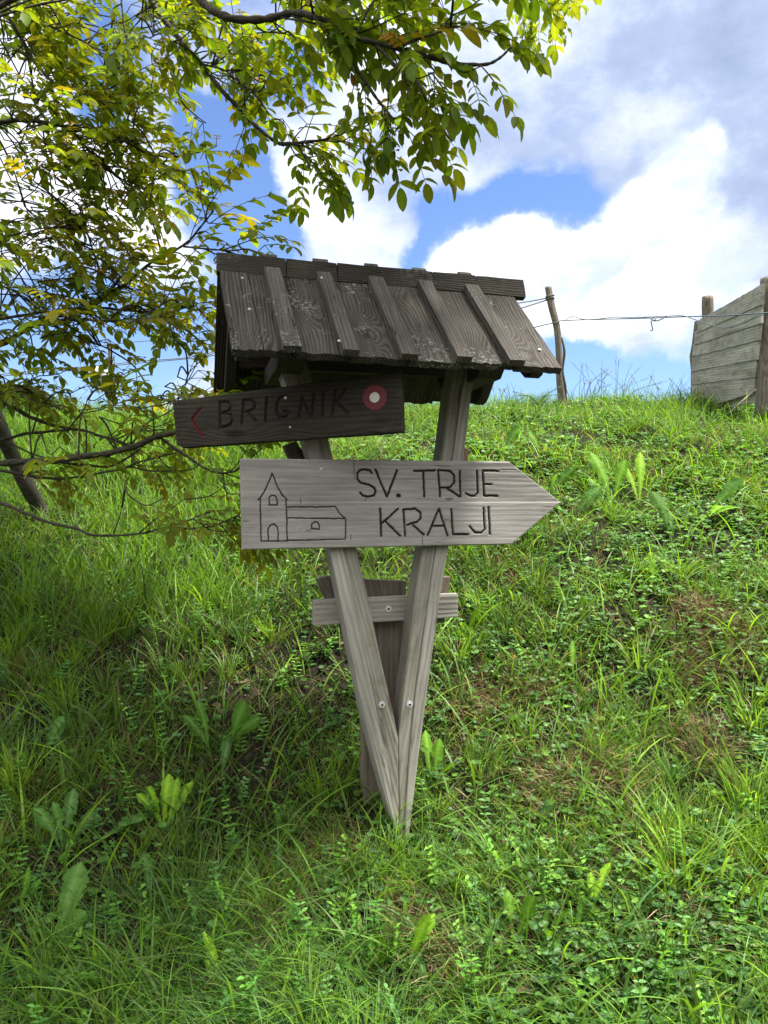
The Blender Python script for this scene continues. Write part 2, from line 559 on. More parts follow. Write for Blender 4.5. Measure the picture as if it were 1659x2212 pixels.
M_herb = leafmat('herb_leaf', 0.38, 0.5, (1.1, 1.05, 0.45), 0.3, 1.5)
M_weed = leafmat('weed_leaf', 0.42, 0.6, (1.1, 1.05, 0.40), 0.12, 1.7)
M_dry = leafmat('dry_blade', 0.2, 0.8, (1, 0.9, 0.7), 0.1, 1.0)
M_petal = leafmat('yellow_petal', 0.3, 0.5, (1, 0.9, 0.3), 0.3, 1.0)


# ------------------------------------------------------------------ the ground sheet
def build_ground():
    def axis(lo, hi, fine0, fine1, fs, grow):
        a = list(np.arange(fine0, fine1, fs))
        s = fs; x = fine1
        while x < hi: a.append(x); s *= grow; x += s
        a.append(hi)
        s = fs; x = fine0 - fs; pre = []
        while x > lo: pre.append(x); s *= grow; x -= s
        pre.append(lo)
        return np.array(pre[::-1] + a)
    xs = axis(-400, 400, -5.5, 5.5, 0.035, 1.18)
    ys = axis(-300, 400, 1.0, 9.0, 0.035, 1.18)
    X, Y = np.meshgrid(xs, ys)
    Z = ground(X, Y)
    V = np.stack([X, Y, Z], -1).reshape(-1, 3)
    nx, ny = len(xs), len(ys)
    i = np.arange(ny - 1)[:, None] * nx; j = np.arange(nx - 1)[None, :]
    q = np.stack([i + j, i + j + 1, i + nx + j + 1, i + nx + j], -1).reshape(-1, 4)
    o = mesh_np('ground', V, q, np.full(len(q), 4), M_soil, smooth=True)
    tag(o, 'dark brown soil of the grassy bank showing between the plants', 'ground', kind='structure')


build_ground()

# ================================================================== THE SIGNPOST
TH = math.atan(0.2743)
U = Vector((cos(TH), sin(TH), 0)); Vn = Vector((sin(TH), -cos(TH), 0)); UP = Vector((0, 0, 1))
O_ = Vector((-0.407, 2.09, ZE))        # a point on the front face of the long board


class Plane:
    """upright plane: local x along the board, y away from the viewer, z up"""
    def __init__(s, o, u):
        s.o = Vector(o); s.u = Vector(u).normalized(); s.b = UP.cross(s.u)      # away from viewer

    def px(s, px, py, w=0.0):
        """plane coordinates of a picture point on the face standing w towards the viewer"""
        c = Vector((0, 0, ZE)); d = Vector(((px - 829.5) / F, 1, (1106 - py) / F))
        k = ((s.o - s.b * w) - c).dot(s.b) / d.dot(s.b)
        p = c + d * k - s.o
        return (p.dot(s.u), p.z)

    def mat(s, ang=0.0, org=(0, 0), w=0.0):
        x = s.u * cos(ang) + UP * sin(ang); z = -s.u * sin(ang) + UP * cos(ang)
        p = s.o + s.u * org[0] + UP * org[1] - s.b * w
        M = Matrix(((x.x, s.b.x, z.x, p.x), (x.y, s.b.y, z.y, p.y), (x.z, s.b.z, z.z, p.z), (0, 0, 0, 1)))
        return M


PL = Plane(O_, U)
base_xy = at(858, 1790, 2.26)
signpost = empty('signpost', (base_xy.x, base_xy.y, float(ground(base_xy.x, base_xy.y))))
tag(signpost, 'grey wooden V-shaped signpost with little plank roof and two carved name boards', 'signpost')


def plane_piece(name, pts_px, w, thick, mat, grain=None, bevel=0.003, parent=signpost, plane=PL, rough=0.0):
    """a board outlined by picture points on a plane; front face stands w in front of the plane, thick deep"""
    pts = [plane.px(x, y, w) for x, y in pts_px]
    if grain is None: a, b = pts[0], pts[1]
    else: a, b = plane.px(*grain[0], w), plane.px(*grain[1], w)
    ang = math.atan2(b[1] - a[1], b[0] - a[0])
    org = pts[0]
    loc = []
    n = len(pts)
    for i in range(n):
        p, q = pts[i], pts[(i + 1) % n]
        L = math.hypot(q[0] - p[0], q[1] - p[1])
        k = max(1, int(L / 0.05)) if rough else 1
        for j in range(k):
            t = j / k
            x = p[0] + (q[0] - p[0]) * t - org[0]; z = p[1] + (q[1] - p[1]) * t - org[1]
            if rough and j: x += random.uniform(-rough, rough); z += random.uniform(-rough, rough)
            loc.append((x * cos(ang) + z * sin(ang), -x * sin(ang) + z * cos(ang)))
    V, Fc = prism(loc, 0, thick)
    return mesh_py(name, V, Fc, mat, parent, plane.mat(ang, org, w), bevel=bevel)


# ---- the two leaning posts: each of two laths laid side by side with a seam
WP = -0.026
def lean_post(a, b, c, d, e, f, side_gap=0.0):
    """pts: a,b top left/right; seam s; c,d bottom"""
    pass


def make_post(outer, inner, seam):
    """outer, inner, seam: polylines from top to bottom in picture points"""
    w = WP; T = 0.085
    po = [PL.px(x, y, w) for x, y in outer]; pi_ = [PL.px(x, y, w) for x, y in inner]; ps = [PL.px(x, y, w) for x, y in seam]
    ang = math.atan2(po[-1][1] - po[0][1], po[-1][0] - po[0][0]); org = po[0]

    def L(p):
        x = p[0] - org[0]; z = p[1] - org[1]
        return (x * cos(ang) + z * sin(ang), -x * sin(ang) + z * cos(ang))
    A = prism([L(p) for p in po] + [L(p) for p in reversed(ps)], 0, T)
    B = prism([L(p) for p in ps] + [L(p) for p in reversed(pi_)], 0.0045, T + 0.003)
    post = mesh_py('post', *A, M_post, signpost, PL.mat(ang, org, w), bevel=0.004)
    mesh_py('lath', *B, M_lath, post, PL.mat(ang, org, w), bevel=0.004)
    return post


# left post: outer edge, inner edge, seam (front face)
make_post([(592, 760), (645, 905), (664, 975), (700, 1100), (712, 1187), (733, 1285), (754, 1390), (790, 1560), (815, 1660), (866, 1840)],
          [(655, 760), (700, 905), (716, 975), (750, 1100), (769, 1187), (793, 1280), (822, 1420), (848, 1530), (861, 1596), (863, 1840)],
          [(624, 760), (676, 905), (692, 975), (725, 1100), (741, 1187), (763, 1285), (784, 1390), (818, 1560), (838, 1650), (864.5, 1840)])
make_post([(1042, 770), (1018, 850), (1004, 975), (985, 1100), (968, 1187), (951, 1290), (925, 1480), (909, 1600), (893, 1730), (880, 1840)],
          [(988, 770), (972, 850), (957, 975), (930, 1100), (914, 1187), (897, 1290), (871, 1510), (862, 1596), (865, 1840)][:9] + [],
          [(1014, 770), (996, 850), (980, 975), (958, 1100), (942, 1187), (926, 1290), (899, 1490), (887, 1600), (878, 1730), (873, 1840)])

# wide stake driven in behind the V
plane_piece('stake', [(776, 1251), (877, 1255), (884, 1560), (893, 1840), (786, 1840), (783, 1560)], WP - 0.135, 0.045, M_post2,
            grain=((776, 1251), (786, 1840)), rough=0.0015)
# cross bar between the posts and the blocks
plane_piece('crossbar', [(677, 1297), (990, 1282), (990, 1334), (677, 1352)], WP - 0.087, 0.030, M_post, grain=((677, 1325), (990, 1308)), bevel=0.004)
plane_piece('rear_block', [(683, 1251), (712, 1243), (762, 1356), (738, 1362)], WP - 0.120, 0.03, M_post2, grain=((683, 1251), (738, 1362)))
plane_piece('rear_block', [(940, 1245), (974, 1246), (960, 1346), (930, 1346)], WP - 0.120, 0.03, M_post2, grain=((974, 1246), (948, 1346)))
plane_piece('rear_block', [(612, 962), (640, 952), (720, 1080), (664, 1080)], WP - 0.09, 0.04, M_post2, grain=((612, 962), (664, 1080)))
plane_piece('rear_block', [(985, 966), (1013, 968), (1005, 1080), (975, 1080)], WP - 0.09, 0.04, M_post2, grain=((1013, 968), (1005, 1080)))


def screw(parent, M, r=0.0105, washer=True):
    """screw with its washer, facing local -y"""
    parts = []

    def disc(r0, r1, y0, y1, n=18):
        V = [(r0 * cos(2 * pi * i / n), y0, r0 * sin(2 * pi * i / n)) for i in range(n)] + [(r1 * cos(2 * pi * i / n), y1, r1 * sin(2 * pi * i / n)) for i in range(n)]
        Fc = [tuple(range(n)), tuple(range(2 * n - 1, n - 1, -1))] + [(i, (i + 1) % n, n + (i + 1) % n, n + i) for i in range(n)]
        return V, Fc
    if washer: parts.append(disc(r, r * 0.97, 0.001, -0.0014))
    parts.append(disc(r * 0.56, r * 0.42, 0.0, -0.0035))
    parts.append(disc(r * 0.2, r * 0.12, -0.003, -0.0048, 6))
    return mesh_py('screw', *merge(parts), M_steel, parent, M)


for px, py, w in ((839, 1315, WP - 0.087), (825, 1522, WP), (885, 1521, WP)):
    sc = screw(signpost, PL.mat(0.3, PL.px(px, py, w), w))
    hexa = [(0.0036 * cos(k * pi / 3), 0.0036 * sin(k * pi / 3)) for k in range(6)]
    mesh_py('socket', *prism(hexa, -0.0052, -0.0040), M_cap, sc, PL.mat(0.3, PL.px(px, py, w), w))


# ---- carved boards: the front face is a fine relief
def seg_dist(P, strokes):
    """distance of points P (n,2) to polylines"""
    D = np.full(len(P), 1e3)
    for st in strokes:
        st = np.asarray(st, float)
        for a, b in zip(st[:-1], st[1:]):
            ab = b - a; l2 = max(ab @ ab, 1e-12)
            t = np.clip(((P - a) @ ab) / l2, 0, 1)
            d = np.linalg.norm(P - (a + t[:, None] * ab), axis=1)
            D = np.minimum(D, d)
    return D


def carved_board(name, plane, w, fn, nx, nz, thick, groups, mat, parent, label=None):
    """fn(a,b)->(s,z). groups: list of (strokes, radius, depth, attribute)"""
    a = np.linspace(0, 1, nx); b = np.linspace(0, 1, nz)
    A, B = np.meshgrid(a, b)
    S, Z = fn(A, B)
    P = np.stack([S.ravel(), Z.ravel()], -1)
    wob = np.stack([vnoise(P[:, 0], P[:, 1], 90, 5) - .5, vnoise(P[:, 0], P[:, 1], 90, 6) - .5], -1) * 0.0016
    Y = np.zeros(len(P)); carve = np.zeros(len(P)); red = np.zeros(len(P))
    for strokes, r, dep, att in groups:
        d = seg_dist(P + wob, strokes)
        q = np.clip(1 - d / r, 0, 1)
        Y = np.maximum(Y, dep * np.sqrt(q))
        m = np.clip((r * 1.05 - d) / (r * 0.45), 0, 1)
        if att == 'carve': carve = np.maximum(carve, m)
        elif att == 'faint2': carve = np.maximum(carve, m * 0.42)
        elif att == 'faint': carve = np.maximum(carve, m * 0.55)
        else: red = np.maximum(red, m)
    # raised grain and worn rim
    Y += (vnoise(P[:, 0], P[:, 1], 1, 8) * 0) + 0.0003 * vnoise(P[:, 0] * 12, P[:, 1] * 330, 1, 9)
    ei = np.minimum(np.minimum(A, 1 - A).ravel() * np.ptp(S), np.minimum(B, 1 - B).ravel() * np.ptp(Z))
    Y += 0.004 * np.clip(1 - ei / 0.004, 0, 1) ** 2
    V = np.stack([P[:, 0], Y, P[:, 1]], -1)
    i = np.arange(nz - 1)[:, None] * nx; j = np.arange(nx - 1)[None, :]
    q = np.stack([i + j, i + j + 1, i + nx + j + 1, i + nx + j], -1).reshape(-1, 4)
    loop = list(range(nx)) + [k * nx + nx - 1 for k in range(1, nz)] + [(nz - 1) * nx + k for k in range(nx - 2, -1, -1)] + [k * nx for k in range(nz - 2, 0, -1)]
    n0 = len(V); m = len(loop)
    Vb = V[loop].copy(); Vb[:, 1] = thick
    V = np.vstack([V, Vb])
    loop = np.array(loop); k = np.arange(m); k2 = (k + 1) % m
    side = np.stack([loop[k], n0 + k, n0 + k2, loop[k2]], -1)
    loops = np.concatenate([q.ravel(), side.ravel(), n0 + k])
    counts = np.concatenate([np.full(len(q) + len(side), 4), [m]])
    pad = np.zeros(m)
    o = mesh_np(name, V, loops, counts, mat, parent, plane.mat(0, (0, 0), w), fval={'carve': np.concatenate([carve, pad]), 'red': np.concatenate([red, pad])})
    if label: o['label'] = label
    return o


def c3(st):     # picture points read off an enlargement
    return [PL.px((900 + x / 1.185) / 1.8227, (1750 + y / 1.185) / 1.8227) for x, y in st]


letters = [
    [(668, 132), (660, 120), (635, 116), (612, 122), (601, 138), (602, 162), (620, 180), (660, 190), (680, 202), (688, 220), (678, 238), (650, 244), (625, 238), (615, 226)],
    [(686, 118), (738, 242)], [(786, 120), (740, 242)],
    [(786, 238), (800, 238)], [(788, 242), (800, 242)], [(790, 234), (798, 235)],
    [(866, 124), (963, 121)], [(908, 124), (914, 242)],
    [(978, 120), (988, 243)], [(978, 120), (1035, 124), (1053, 145), (1053, 178), (1035, 200), (985, 203)], [(1018, 203), (1078, 243)],
    [(1079, 125), (1083, 243)],
    [(1159, 122), (1162, 225), (1150, 240), (1130, 240), (1108, 228)],
    [(1258, 124), (1186, 122), (1192, 240), (1255, 240)], [(1190, 186), (1228, 186)],
    [(708, 300), (713, 428)], [(790, 302), (716, 368)], [(735, 362), (802, 428)],
    [(817, 304), (824, 426)], [(817, 304), (870, 300), (896, 318), (896, 345), (880, 362), (835, 375)], [(860, 375), (912, 422)],
    [(982, 300), (930, 424)], [(982, 300), (1022, 426)], [(947, 380), (1003, 380)],
    [(1040, 302), (1047, 420), (1117, 420)],
    [(1190, 297), (1195, 395), (1180, 412), (1150, 412), (1125, 382)],
    [(1213, 294), (1219, 418)]]
church = [
    [(148, 255), (150, 350), (152, 452), (273, 452)], [(267, 258), (272, 350), (273, 452)],
    [(138, 260), (160, 232), (175, 205), (192, 165), (204, 135), (218, 172), (235, 210), (252, 238), (272, 258)],
    [(190, 282), (190, 250), (200, 238), (218, 240), (227, 255), (227, 283), (190, 282)],
    [(186, 450), (184, 395), (195, 376), (212, 372), (226, 385), (231, 402), (232, 450)],
    [(272, 292), (400, 293), (498, 290), (520, 325), (547, 347), (545, 442), (400, 446), (274, 449)], [(274, 343), (547, 347)],
    [(387, 393), (388, 372), (400, 362), (415, 364), (423, 378), (423, 396), (387, 393)]]
splits = [[(584, 72), (586, 120), (588, 164)], [(640, 250), (640, 264)], [(336, 250), (337, 275)], [(572, 420), (570, 446)], [(905, 432), (905, 470)], [(1265, 118), (1340, 118)], [(960, 100), (1030, 104)]]
sL = PL.px(519, 990); bL = PL.px(523, 1188); sRt = PL.px(1100, 997); sRb = PL.px(1105, 1176); tip = PL.px(1212, 1085)
tb = (tip[1] - sRb[1]) / (sRt[1] - sRb[1])


def main_fn(A, B):
    B = np.where(np.abs(B - tb) < 0.5 / 149, tb, B)
    right = np.where(B >= tb, tip[0] + (sRt[0] - tip[0]) * (B - tb) / (1 - tb), tip[0] + (sRb[0] - tip[0]) * (tb - B) / tb)
    left = bL[0] + (sL[0] - bL[0]) * B
    S = left + (right - left) * A
    f = (S - sL[0]) / (sRt[0] - sL[0])
    f = np.clip(f, 0, 1)
    zb = bL[1] + (sRb[1] - bL[1]) * f; zt = sL[1] + (sRt[1] - sL[1]) * f
    return S, zb + (zt - zb) * B


carved_board('name_board', PL, 0.0, main_fn, 620, 180, 0.024,
             [([c3(s) for s in letters], 0.0040, 0.0055, 'carve'), ([c3(s) for s in church], 0.0023, 0.0035, 'carve'),
              ([c3(s) for s in splits], 0.0012, 0.003, 'faint')],
             M_board, signpost, 'long pale grey arrow board carved with a church and SV. TRIJE KRALJI')
screw(signpost, PL.mat(0, c3([(432, 114)])[0], 0.0), 0.0042)

# ---- the darker board under the roof, turned a little the other way
a0 = at(372, 915, 2.20); a1 = at(868, 870, 2.03)
PB = Plane((a0.x, a0.y, ZE), (a1.x - a0.x, a1.y - a0.y, 0))


def c1(st):
    return [PB.px((600 + x / 1.58) / 1.8227, (950 + y / 1.58) / 1.8227) for x, y in st]


q00, q10, q11, q01 = c1([(150, 1288), (1560, 1187), (1547, 806), (121, 993)])


def brig_fn(A, B):
    e = 0.0035 * (vnoise(A * 9, A * 0 + 3, 1, 4) - .5) * (1 - B) + 0.0025 * (vnoise(A * 7, A * 0 + 8, 1, 4) - .5) * B
    cut = 0.012 * np.clip(1 - A / 0.03, 0, 1) * np.clip(1 - B / 0.12, 0, 1)
    S = (q00[0] * (1 - A) + q10[0] * A) * (1 - B) + (q01[0] * (1 - A) + q11[0] * A) * B
    Z = (q00[1] * (1 - A) + q10[1] * A) * (1 - B) + (q01[1] * (1 - A) + q11[1] * A) * B
    return S, Z + e + cut


brig = [
    [(420, 1002), (422, 1160)], [(420, 1002), (470, 1000), (490, 1025), (478, 1055), (430, 1072)], [(430, 1075), (490, 1080), (500, 1115), (480, 1145), (425, 1160)],
    [(570, 988), (556, 1132)], [(570, 988), (615, 990), (640, 1010), (630, 1045), (572, 1065)], [(598, 1065), (642, 1115)],
    [(712, 975), (703, 1118)],
    [(830, 965), (800, 968), (777, 1000), (770, 1050), (790, 1092), (828, 1098), (848, 1062), (818, 1056)],
    [(912, 1090), (930, 968), (988, 1098), (1004, 950)],
    [(1062, 938), (1056, 1088)],
    [(1136, 930), (1115, 1085)], [(1202, 922), (1132, 1005)], [(1140, 995), (1212, 1068)]]
arrow = [[(300, 1040), (245, 1112), (312, 1215)]]
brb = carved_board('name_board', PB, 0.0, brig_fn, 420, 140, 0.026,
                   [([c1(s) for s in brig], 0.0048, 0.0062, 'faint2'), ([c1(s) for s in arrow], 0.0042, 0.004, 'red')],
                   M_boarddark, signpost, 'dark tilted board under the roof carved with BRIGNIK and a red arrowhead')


def blob_disc(name, plane, c, rx, rz, w0, w1, mat, parent, inner=None, n=44, seed=0):
    ra = [1 + 0.06 * (vnoise(cos(2 * pi * i / n) * 2 + seed, sin(2 * pi * i / n) * 2, 1.2, 3) - .5) for i in range(n)]
    P = [(c[0] + rx * ra[i] * cos(2 * pi * i / n), c[1] + rz * ra[i] * sin(2 * pi * i / n)) for i in range(n)]
    if inner is None:
        V, Fc = prism(P, -w1, -w0)
    else:
        Q = [(inner[0] + inner[1] * cos(2 * pi * i / n), inner[2] + inner[1] * sin(2 * pi * i / n)) for i in range(n)]
        V = [(x, -w1, z) for x, z in P] + [(x, -w1, z) for x, z in Q] + [(x, -w0, z) for x, z in P] + [(x, -w0, z) for x, z in Q]
        Fc = []
        for i in range(n):
            k = (i + 1) % n
            Fc += [(i, k, n + k, n + i), (2 * n + i, 2 * n + k, k, i), (n + i, n + k, 3 * n + k, 3 * n + i)]
    return mesh_py(name, V, Fc, mat, parent, plane.mat(0, (0, 0), 0))


cc = c1([(1383, 972)])[0]; ce = c1([(1456, 972)])[0]; ct = c1([(1383, 894)])[0]; ci = c1([(1415, 970)])[0]
RR = (abs(ce[0] - cc[0]) + abs(ct[1] - cc[1])) / 2
blob_disc('red_ring', PB, cc, RR, RR * 1.02, -0.001, 0.0010, M_red, brb, inner=(cc[0], abs(ci[0] - cc[0]) * 0.93, cc[1]))
blob_disc('white_dot', PB, cc, abs(ci[0] - cc[0]) * .97, abs(ci[0] - cc[0]) * .97, -0.001, 0.0016, M_white, brb, seed=3)
screw(brb, PB.mat(0, c1([(828, 974)])[0], 0.0), 0.0042)
screw(brb, PB.mat(0, c1([(857, 1156)])[0], 0.0), 0.003)

# ---- the roof
RL = Vector((-0.488, 2.168, 0.738 + ZE)); RLEN = 0.965
SL = 0.465                                   # length of a slope
c45 = cos(radians(45)); s45 = sin(radians(45))


def slope_mat(front, s=0.0, q=0.0, lift=0.0):
    """local x down the slope, y along the ridge, z out of the slope"""
    h = Vn if front else -Vn
    x = (h * c45 - UP * s45); z = (h * s45 + UP * c45)
    y = z.cross(x)
    p = RL + U * s + x * q + z * lift
    return Matrix(((x.x, y.x, z.x, p.x), (x.y, y.y, z.y, p.y), (x.z, y.z, z.z, p.z), (0, 0, 0, 1))), (1 if y.dot(U) > 0 else -1)


def rough_box(x0, x1, y0, y1, z0, z1, jag=0.004, nx=9, ny=9):
    """board with slightly uneven ends: outline in xy, thickness in z"""
    P = []
    for i in range(ny + 1): P.append((x1 + random.uniform(-jag, jag), y0 + (y1 - y0) * i / ny))
    P[0] = (x1, y0); P[-1] = (x1 + random.uniform(-jag, jag) * .5, y1)
    for i in range(nx, -1, -1):
        P.append((x0 + (x1 - x0) * i / nx - (0.001 if i == nx else 0), y1 + random.uniform(-.0014, .0014)))
    for i in range(0, nx):
        P.append((x0 + (x1 - x0) * i / nx + (0.0 if i else 0), y0 + random.uniform(-.0009, .0009)))
    n = len(P)
    V = [(x, y, z0) for x, y in P] + [(x, y, z1) for x, y in P]
    Fc = [tuple(range(n)), tuple(range(2 * n - 1, n - 1, -1))] + [(i, (i + 1) % n, n + (i + 1) % n, n + i) for i in range(n)]
    return V, Fc


bpos = [0.152, 0.305, 0.464, 0.620, 0.774]           # batten centres along the ridge
for front in (True, False):
    M, sg = slope_mat(front)
    edges = [0.0] + [b for b in bpos] + [0.922 if front else RLEN]
    parts = []
    for k in range(6):
        y0, y1 = edges[k] + 0.0015, edges[k + 1] - 0.0015
        if sg < 0: y0, y1 = -y1, -y0
        dz = random.uniform(-0.002, 0.002)
        L = SL + random.uniform(-0.006, 0.006)
        if front and k == 0:
            # the outermost board is split in two
            parts.append(rough_box(0.0, L, y0 + 0.0, y0 + 0.078, -0.020, 0.002, 0.005))
            parts.append(rough_box(0.0, L - 0.004, y0 + 0.0805, y1, -0.021, 0.0, 0.007))
        else:
            parts.append(rough_box(0.0, L, y0, y1, -0.021 + dz, dz, 0.005))
    if front:       # the boards were nailed on slightly askew
        PV, PF = merge(parts)
        parts = [([(x, y + sg * 0.02 * x / SL, z) for x, y, z in PV], PF)]
    slope = mesh_py('roof_slope', *merge(parts), M_roof, signpost, M, bevel=0.0014)
    if front: slope['label'] = 'knotty plank slope of the little roof facing the viewer'
    for k, b in enumerate(bpos):
        w = 0.045 + random.uniform(-0.003, 0.003)
        y = b * sg
        x0 = 0.060 if front else -0.022
        Mb, _ = slope_mat(front, b, 0, 0)
        V, Fc = rough_box(x0, SL + random.uniform(0.006, 0.014), -w / 2, w / 2, 0.0025, 0.0235, 0.002, ny=3)
        if front: V = [(x, y_ + sg * 0.02 * (x - .06) / SL, z) for x, y_, z in V]
        bt = mesh_py('batten', V, Fc, M_batten, slope, Mb, bevel=0.003)
        if front:
            for (q, yy) in ((0.10, -.012), (0.10, .012), (0.24, 0.004), (SL - 0.03, -.01), (SL - 0.03, .012)):
                Ms, _ = slope_mat(True, b + yy, q, 0.0235)
                Ms = Ms @ Matrix(((1, 0, 0, 0), (0, 0, 1, 0), (0, -1, 0, 0), (0, 0, 0, 1)))
                if (k, q) in ((1, 0.10), (1, SL - 0.03)) and yy < 0:
                    screw(bt, Ms, 0.0042)
    if front:
        for (s_, q) in ((0.066, 0.10), (0.075, 0.27), (0.90, 0.38)):
            Ms, _ = slope_mat(True, s_, q, 0.002)
            screw(slope, Ms @ Matrix(((1, 0, 0, 0), (0, 0, 1, 0), (0, -1, 0, 0), (0, 0, 0, 1))), 0.0042)

# ridge cap: three lengths of board standing along the ridge, lapping the front slope
capw = 0.064
hx = (Vn * cos(radians(72)) - UP * sin(radians(72)))
hz = (Vn * sin(radians(72)) + UP * cos(radians(72)))
hy = hz.cross(hx)
def cap_mat(s):
    p = RL + U * s + UP * 0.008 + hz * 0.014 + Vn * 0.012
    # local x along the ridge (grain), y down, z out
    x = U; y = -hx; z = x.cross(y)
    return Matrix(((x.x, y.x, z.x, p.x), (x.y, y.y, z.y, p.y), (x.z, y.z, z.z, p.z), (0, 0, 0, 1)))
parts = []
for s0, s1 in ((-0.004, 0.196), (0.198, 0.350), (0.352, 0.655), (0.657, 0.800), (0.802, RLEN + 0.0)):
    d = random.uniform(-.001, .001)
    parts.append(rough_box(s0, s1, -capw, 0.0, -0.018 + d, 0.004 + d, 0.002, 4, 2))
mesh_py('ridge_cap', *merge(parts), M_cap, signpost, cap_mat(0.0), bevel=0.0025)
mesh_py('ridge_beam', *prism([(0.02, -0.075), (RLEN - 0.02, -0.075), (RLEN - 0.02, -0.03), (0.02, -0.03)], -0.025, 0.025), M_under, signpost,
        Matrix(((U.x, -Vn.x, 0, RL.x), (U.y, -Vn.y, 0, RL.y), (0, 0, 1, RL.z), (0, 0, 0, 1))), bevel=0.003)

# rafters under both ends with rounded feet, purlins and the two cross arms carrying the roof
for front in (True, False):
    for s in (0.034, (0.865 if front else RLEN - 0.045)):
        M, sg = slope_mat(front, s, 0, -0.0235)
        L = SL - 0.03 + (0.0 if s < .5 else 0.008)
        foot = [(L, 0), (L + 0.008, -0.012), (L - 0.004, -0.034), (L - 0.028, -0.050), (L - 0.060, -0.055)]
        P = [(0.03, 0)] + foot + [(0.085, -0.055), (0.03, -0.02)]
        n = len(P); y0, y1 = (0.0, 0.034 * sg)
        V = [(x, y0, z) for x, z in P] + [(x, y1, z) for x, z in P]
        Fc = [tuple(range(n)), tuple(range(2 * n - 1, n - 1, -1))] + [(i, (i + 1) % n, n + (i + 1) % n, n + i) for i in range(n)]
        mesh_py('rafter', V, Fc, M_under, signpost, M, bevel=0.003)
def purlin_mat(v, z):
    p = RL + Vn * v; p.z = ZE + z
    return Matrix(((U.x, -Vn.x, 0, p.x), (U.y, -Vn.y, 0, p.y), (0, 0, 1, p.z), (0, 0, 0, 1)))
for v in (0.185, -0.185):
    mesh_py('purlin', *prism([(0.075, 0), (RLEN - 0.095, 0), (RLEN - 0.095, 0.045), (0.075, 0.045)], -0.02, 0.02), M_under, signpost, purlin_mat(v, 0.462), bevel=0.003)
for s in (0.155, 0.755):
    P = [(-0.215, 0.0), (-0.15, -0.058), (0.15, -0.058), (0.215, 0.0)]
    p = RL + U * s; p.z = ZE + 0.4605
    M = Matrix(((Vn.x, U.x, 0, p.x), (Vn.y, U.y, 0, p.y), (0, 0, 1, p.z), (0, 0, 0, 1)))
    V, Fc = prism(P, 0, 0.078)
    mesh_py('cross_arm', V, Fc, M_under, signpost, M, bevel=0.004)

# ================================================================== THE PASTURE FENCE ON THE CREST
def log_mesh(pts, rad, sides=14, wob=0.08, flat=1.0, seed=0):
    V, L, C = tube_np(smooth_curve(pts, 8), np.interp(np.linspace(0, 1, (len(pts) - 1) * 8 + 1), np.linspace(0, 1, len(rad)), rad), sides)
    ctr = np.repeat(smooth_curve(pts, 8), sides, axis=0)
    d = V - ctr
    k = 1 + wob * 2 * (vnoise(d[:, 0] * 60 + seed, V[:, 2] * 4, 1, 2) + vnoise(d[:, 1] * 60 + 9, V[:, 2] * 5 + seed, 1, 3) - 1)
    return ctr + d * k[:, None], L, C


def up_object(name, V, L, C, mat, parent):
    """mesh whose own x axis points up, so that the grain runs up"""
    M = WM[parent] @ Matrix(((0, 0, 1, 0), (0, 1, 0, 0), (1, 0, 0, 0), (0, 0, 0, 1)))
    Vl = np.array(V, float)
    Mi = np.array(M.inverted())
    Vl = Vl @ Mi[:3, :3].T + Mi[:3, 3]
    return mesh_np(name, Vl, L, C, mat, parent, M, smooth=True)


fp_base = at(1216, 885, 7.1)
fpost = empty('fence_post', (fp_base.x, fp_base.y, float(ground(fp_base.x, fp_base.y))))
tag(fpost, 'thin crooked wooden fence post leaning on the hill crest right of the signpost roof', 'fence post')
pts = [tuple(at(x, y, 7.1)) for x, y in ((1184, 620), (1191, 660), (1203, 710), (1208, 770), (1210, 820), (1215, 870), (1218, 900))]
up_object('stem', *log_mesh(pts, [0.033, 0.036, 0.034, 0.038, 0.042, 0.043]), M_log, fpost)
pts = [tuple(at(x, y, 7.04)) for x, y in ((1213, 728), (1219, 760), (1216, 800), (1221, 835), (1224, 868))]
up_object('loose_bark', *log_mesh(pts, [0.006, 0.014, 0.008, 0.014, 0.004], 8), M_bark, fpost)
# twine wrapped round its head
acc = Acc()
for k, (yy, tilt) in enumerate(((640, 3), (643, -3), (646, 2))):
    c = at(1188, yy, 7.1)
    ring = [(c.x + 0.040 * cos(a), c.y + 0.040 * sin(a), c.z + tilt * 0.003 * cos(a)) for a in np.linspace(0, 2 * pi, 15)]
    acc.add(*tube_np(ring, 0.0055, 5))
ln = [tuple(at(x, y, Y)) for x, y, Y in ((1200, 640, 7.06), (1199, 648, 7.05), (1196, 655, 7.04))]
o = acc.build('twine_knot', M_twine, fpost); o.matrix_basis = WM[fpost].inverted()


def cord(name, label, pts, r, mat, group=None, per=8, cat='cord'):
    P = smooth_curve([tuple(at(*p)) for p in pts], per)
    V, L, C = tube_np(P, r, 6)
    o = mesh_np(name, V, L, C, mat, smooth=True)
    tag(o, label, cat, group)
    return o


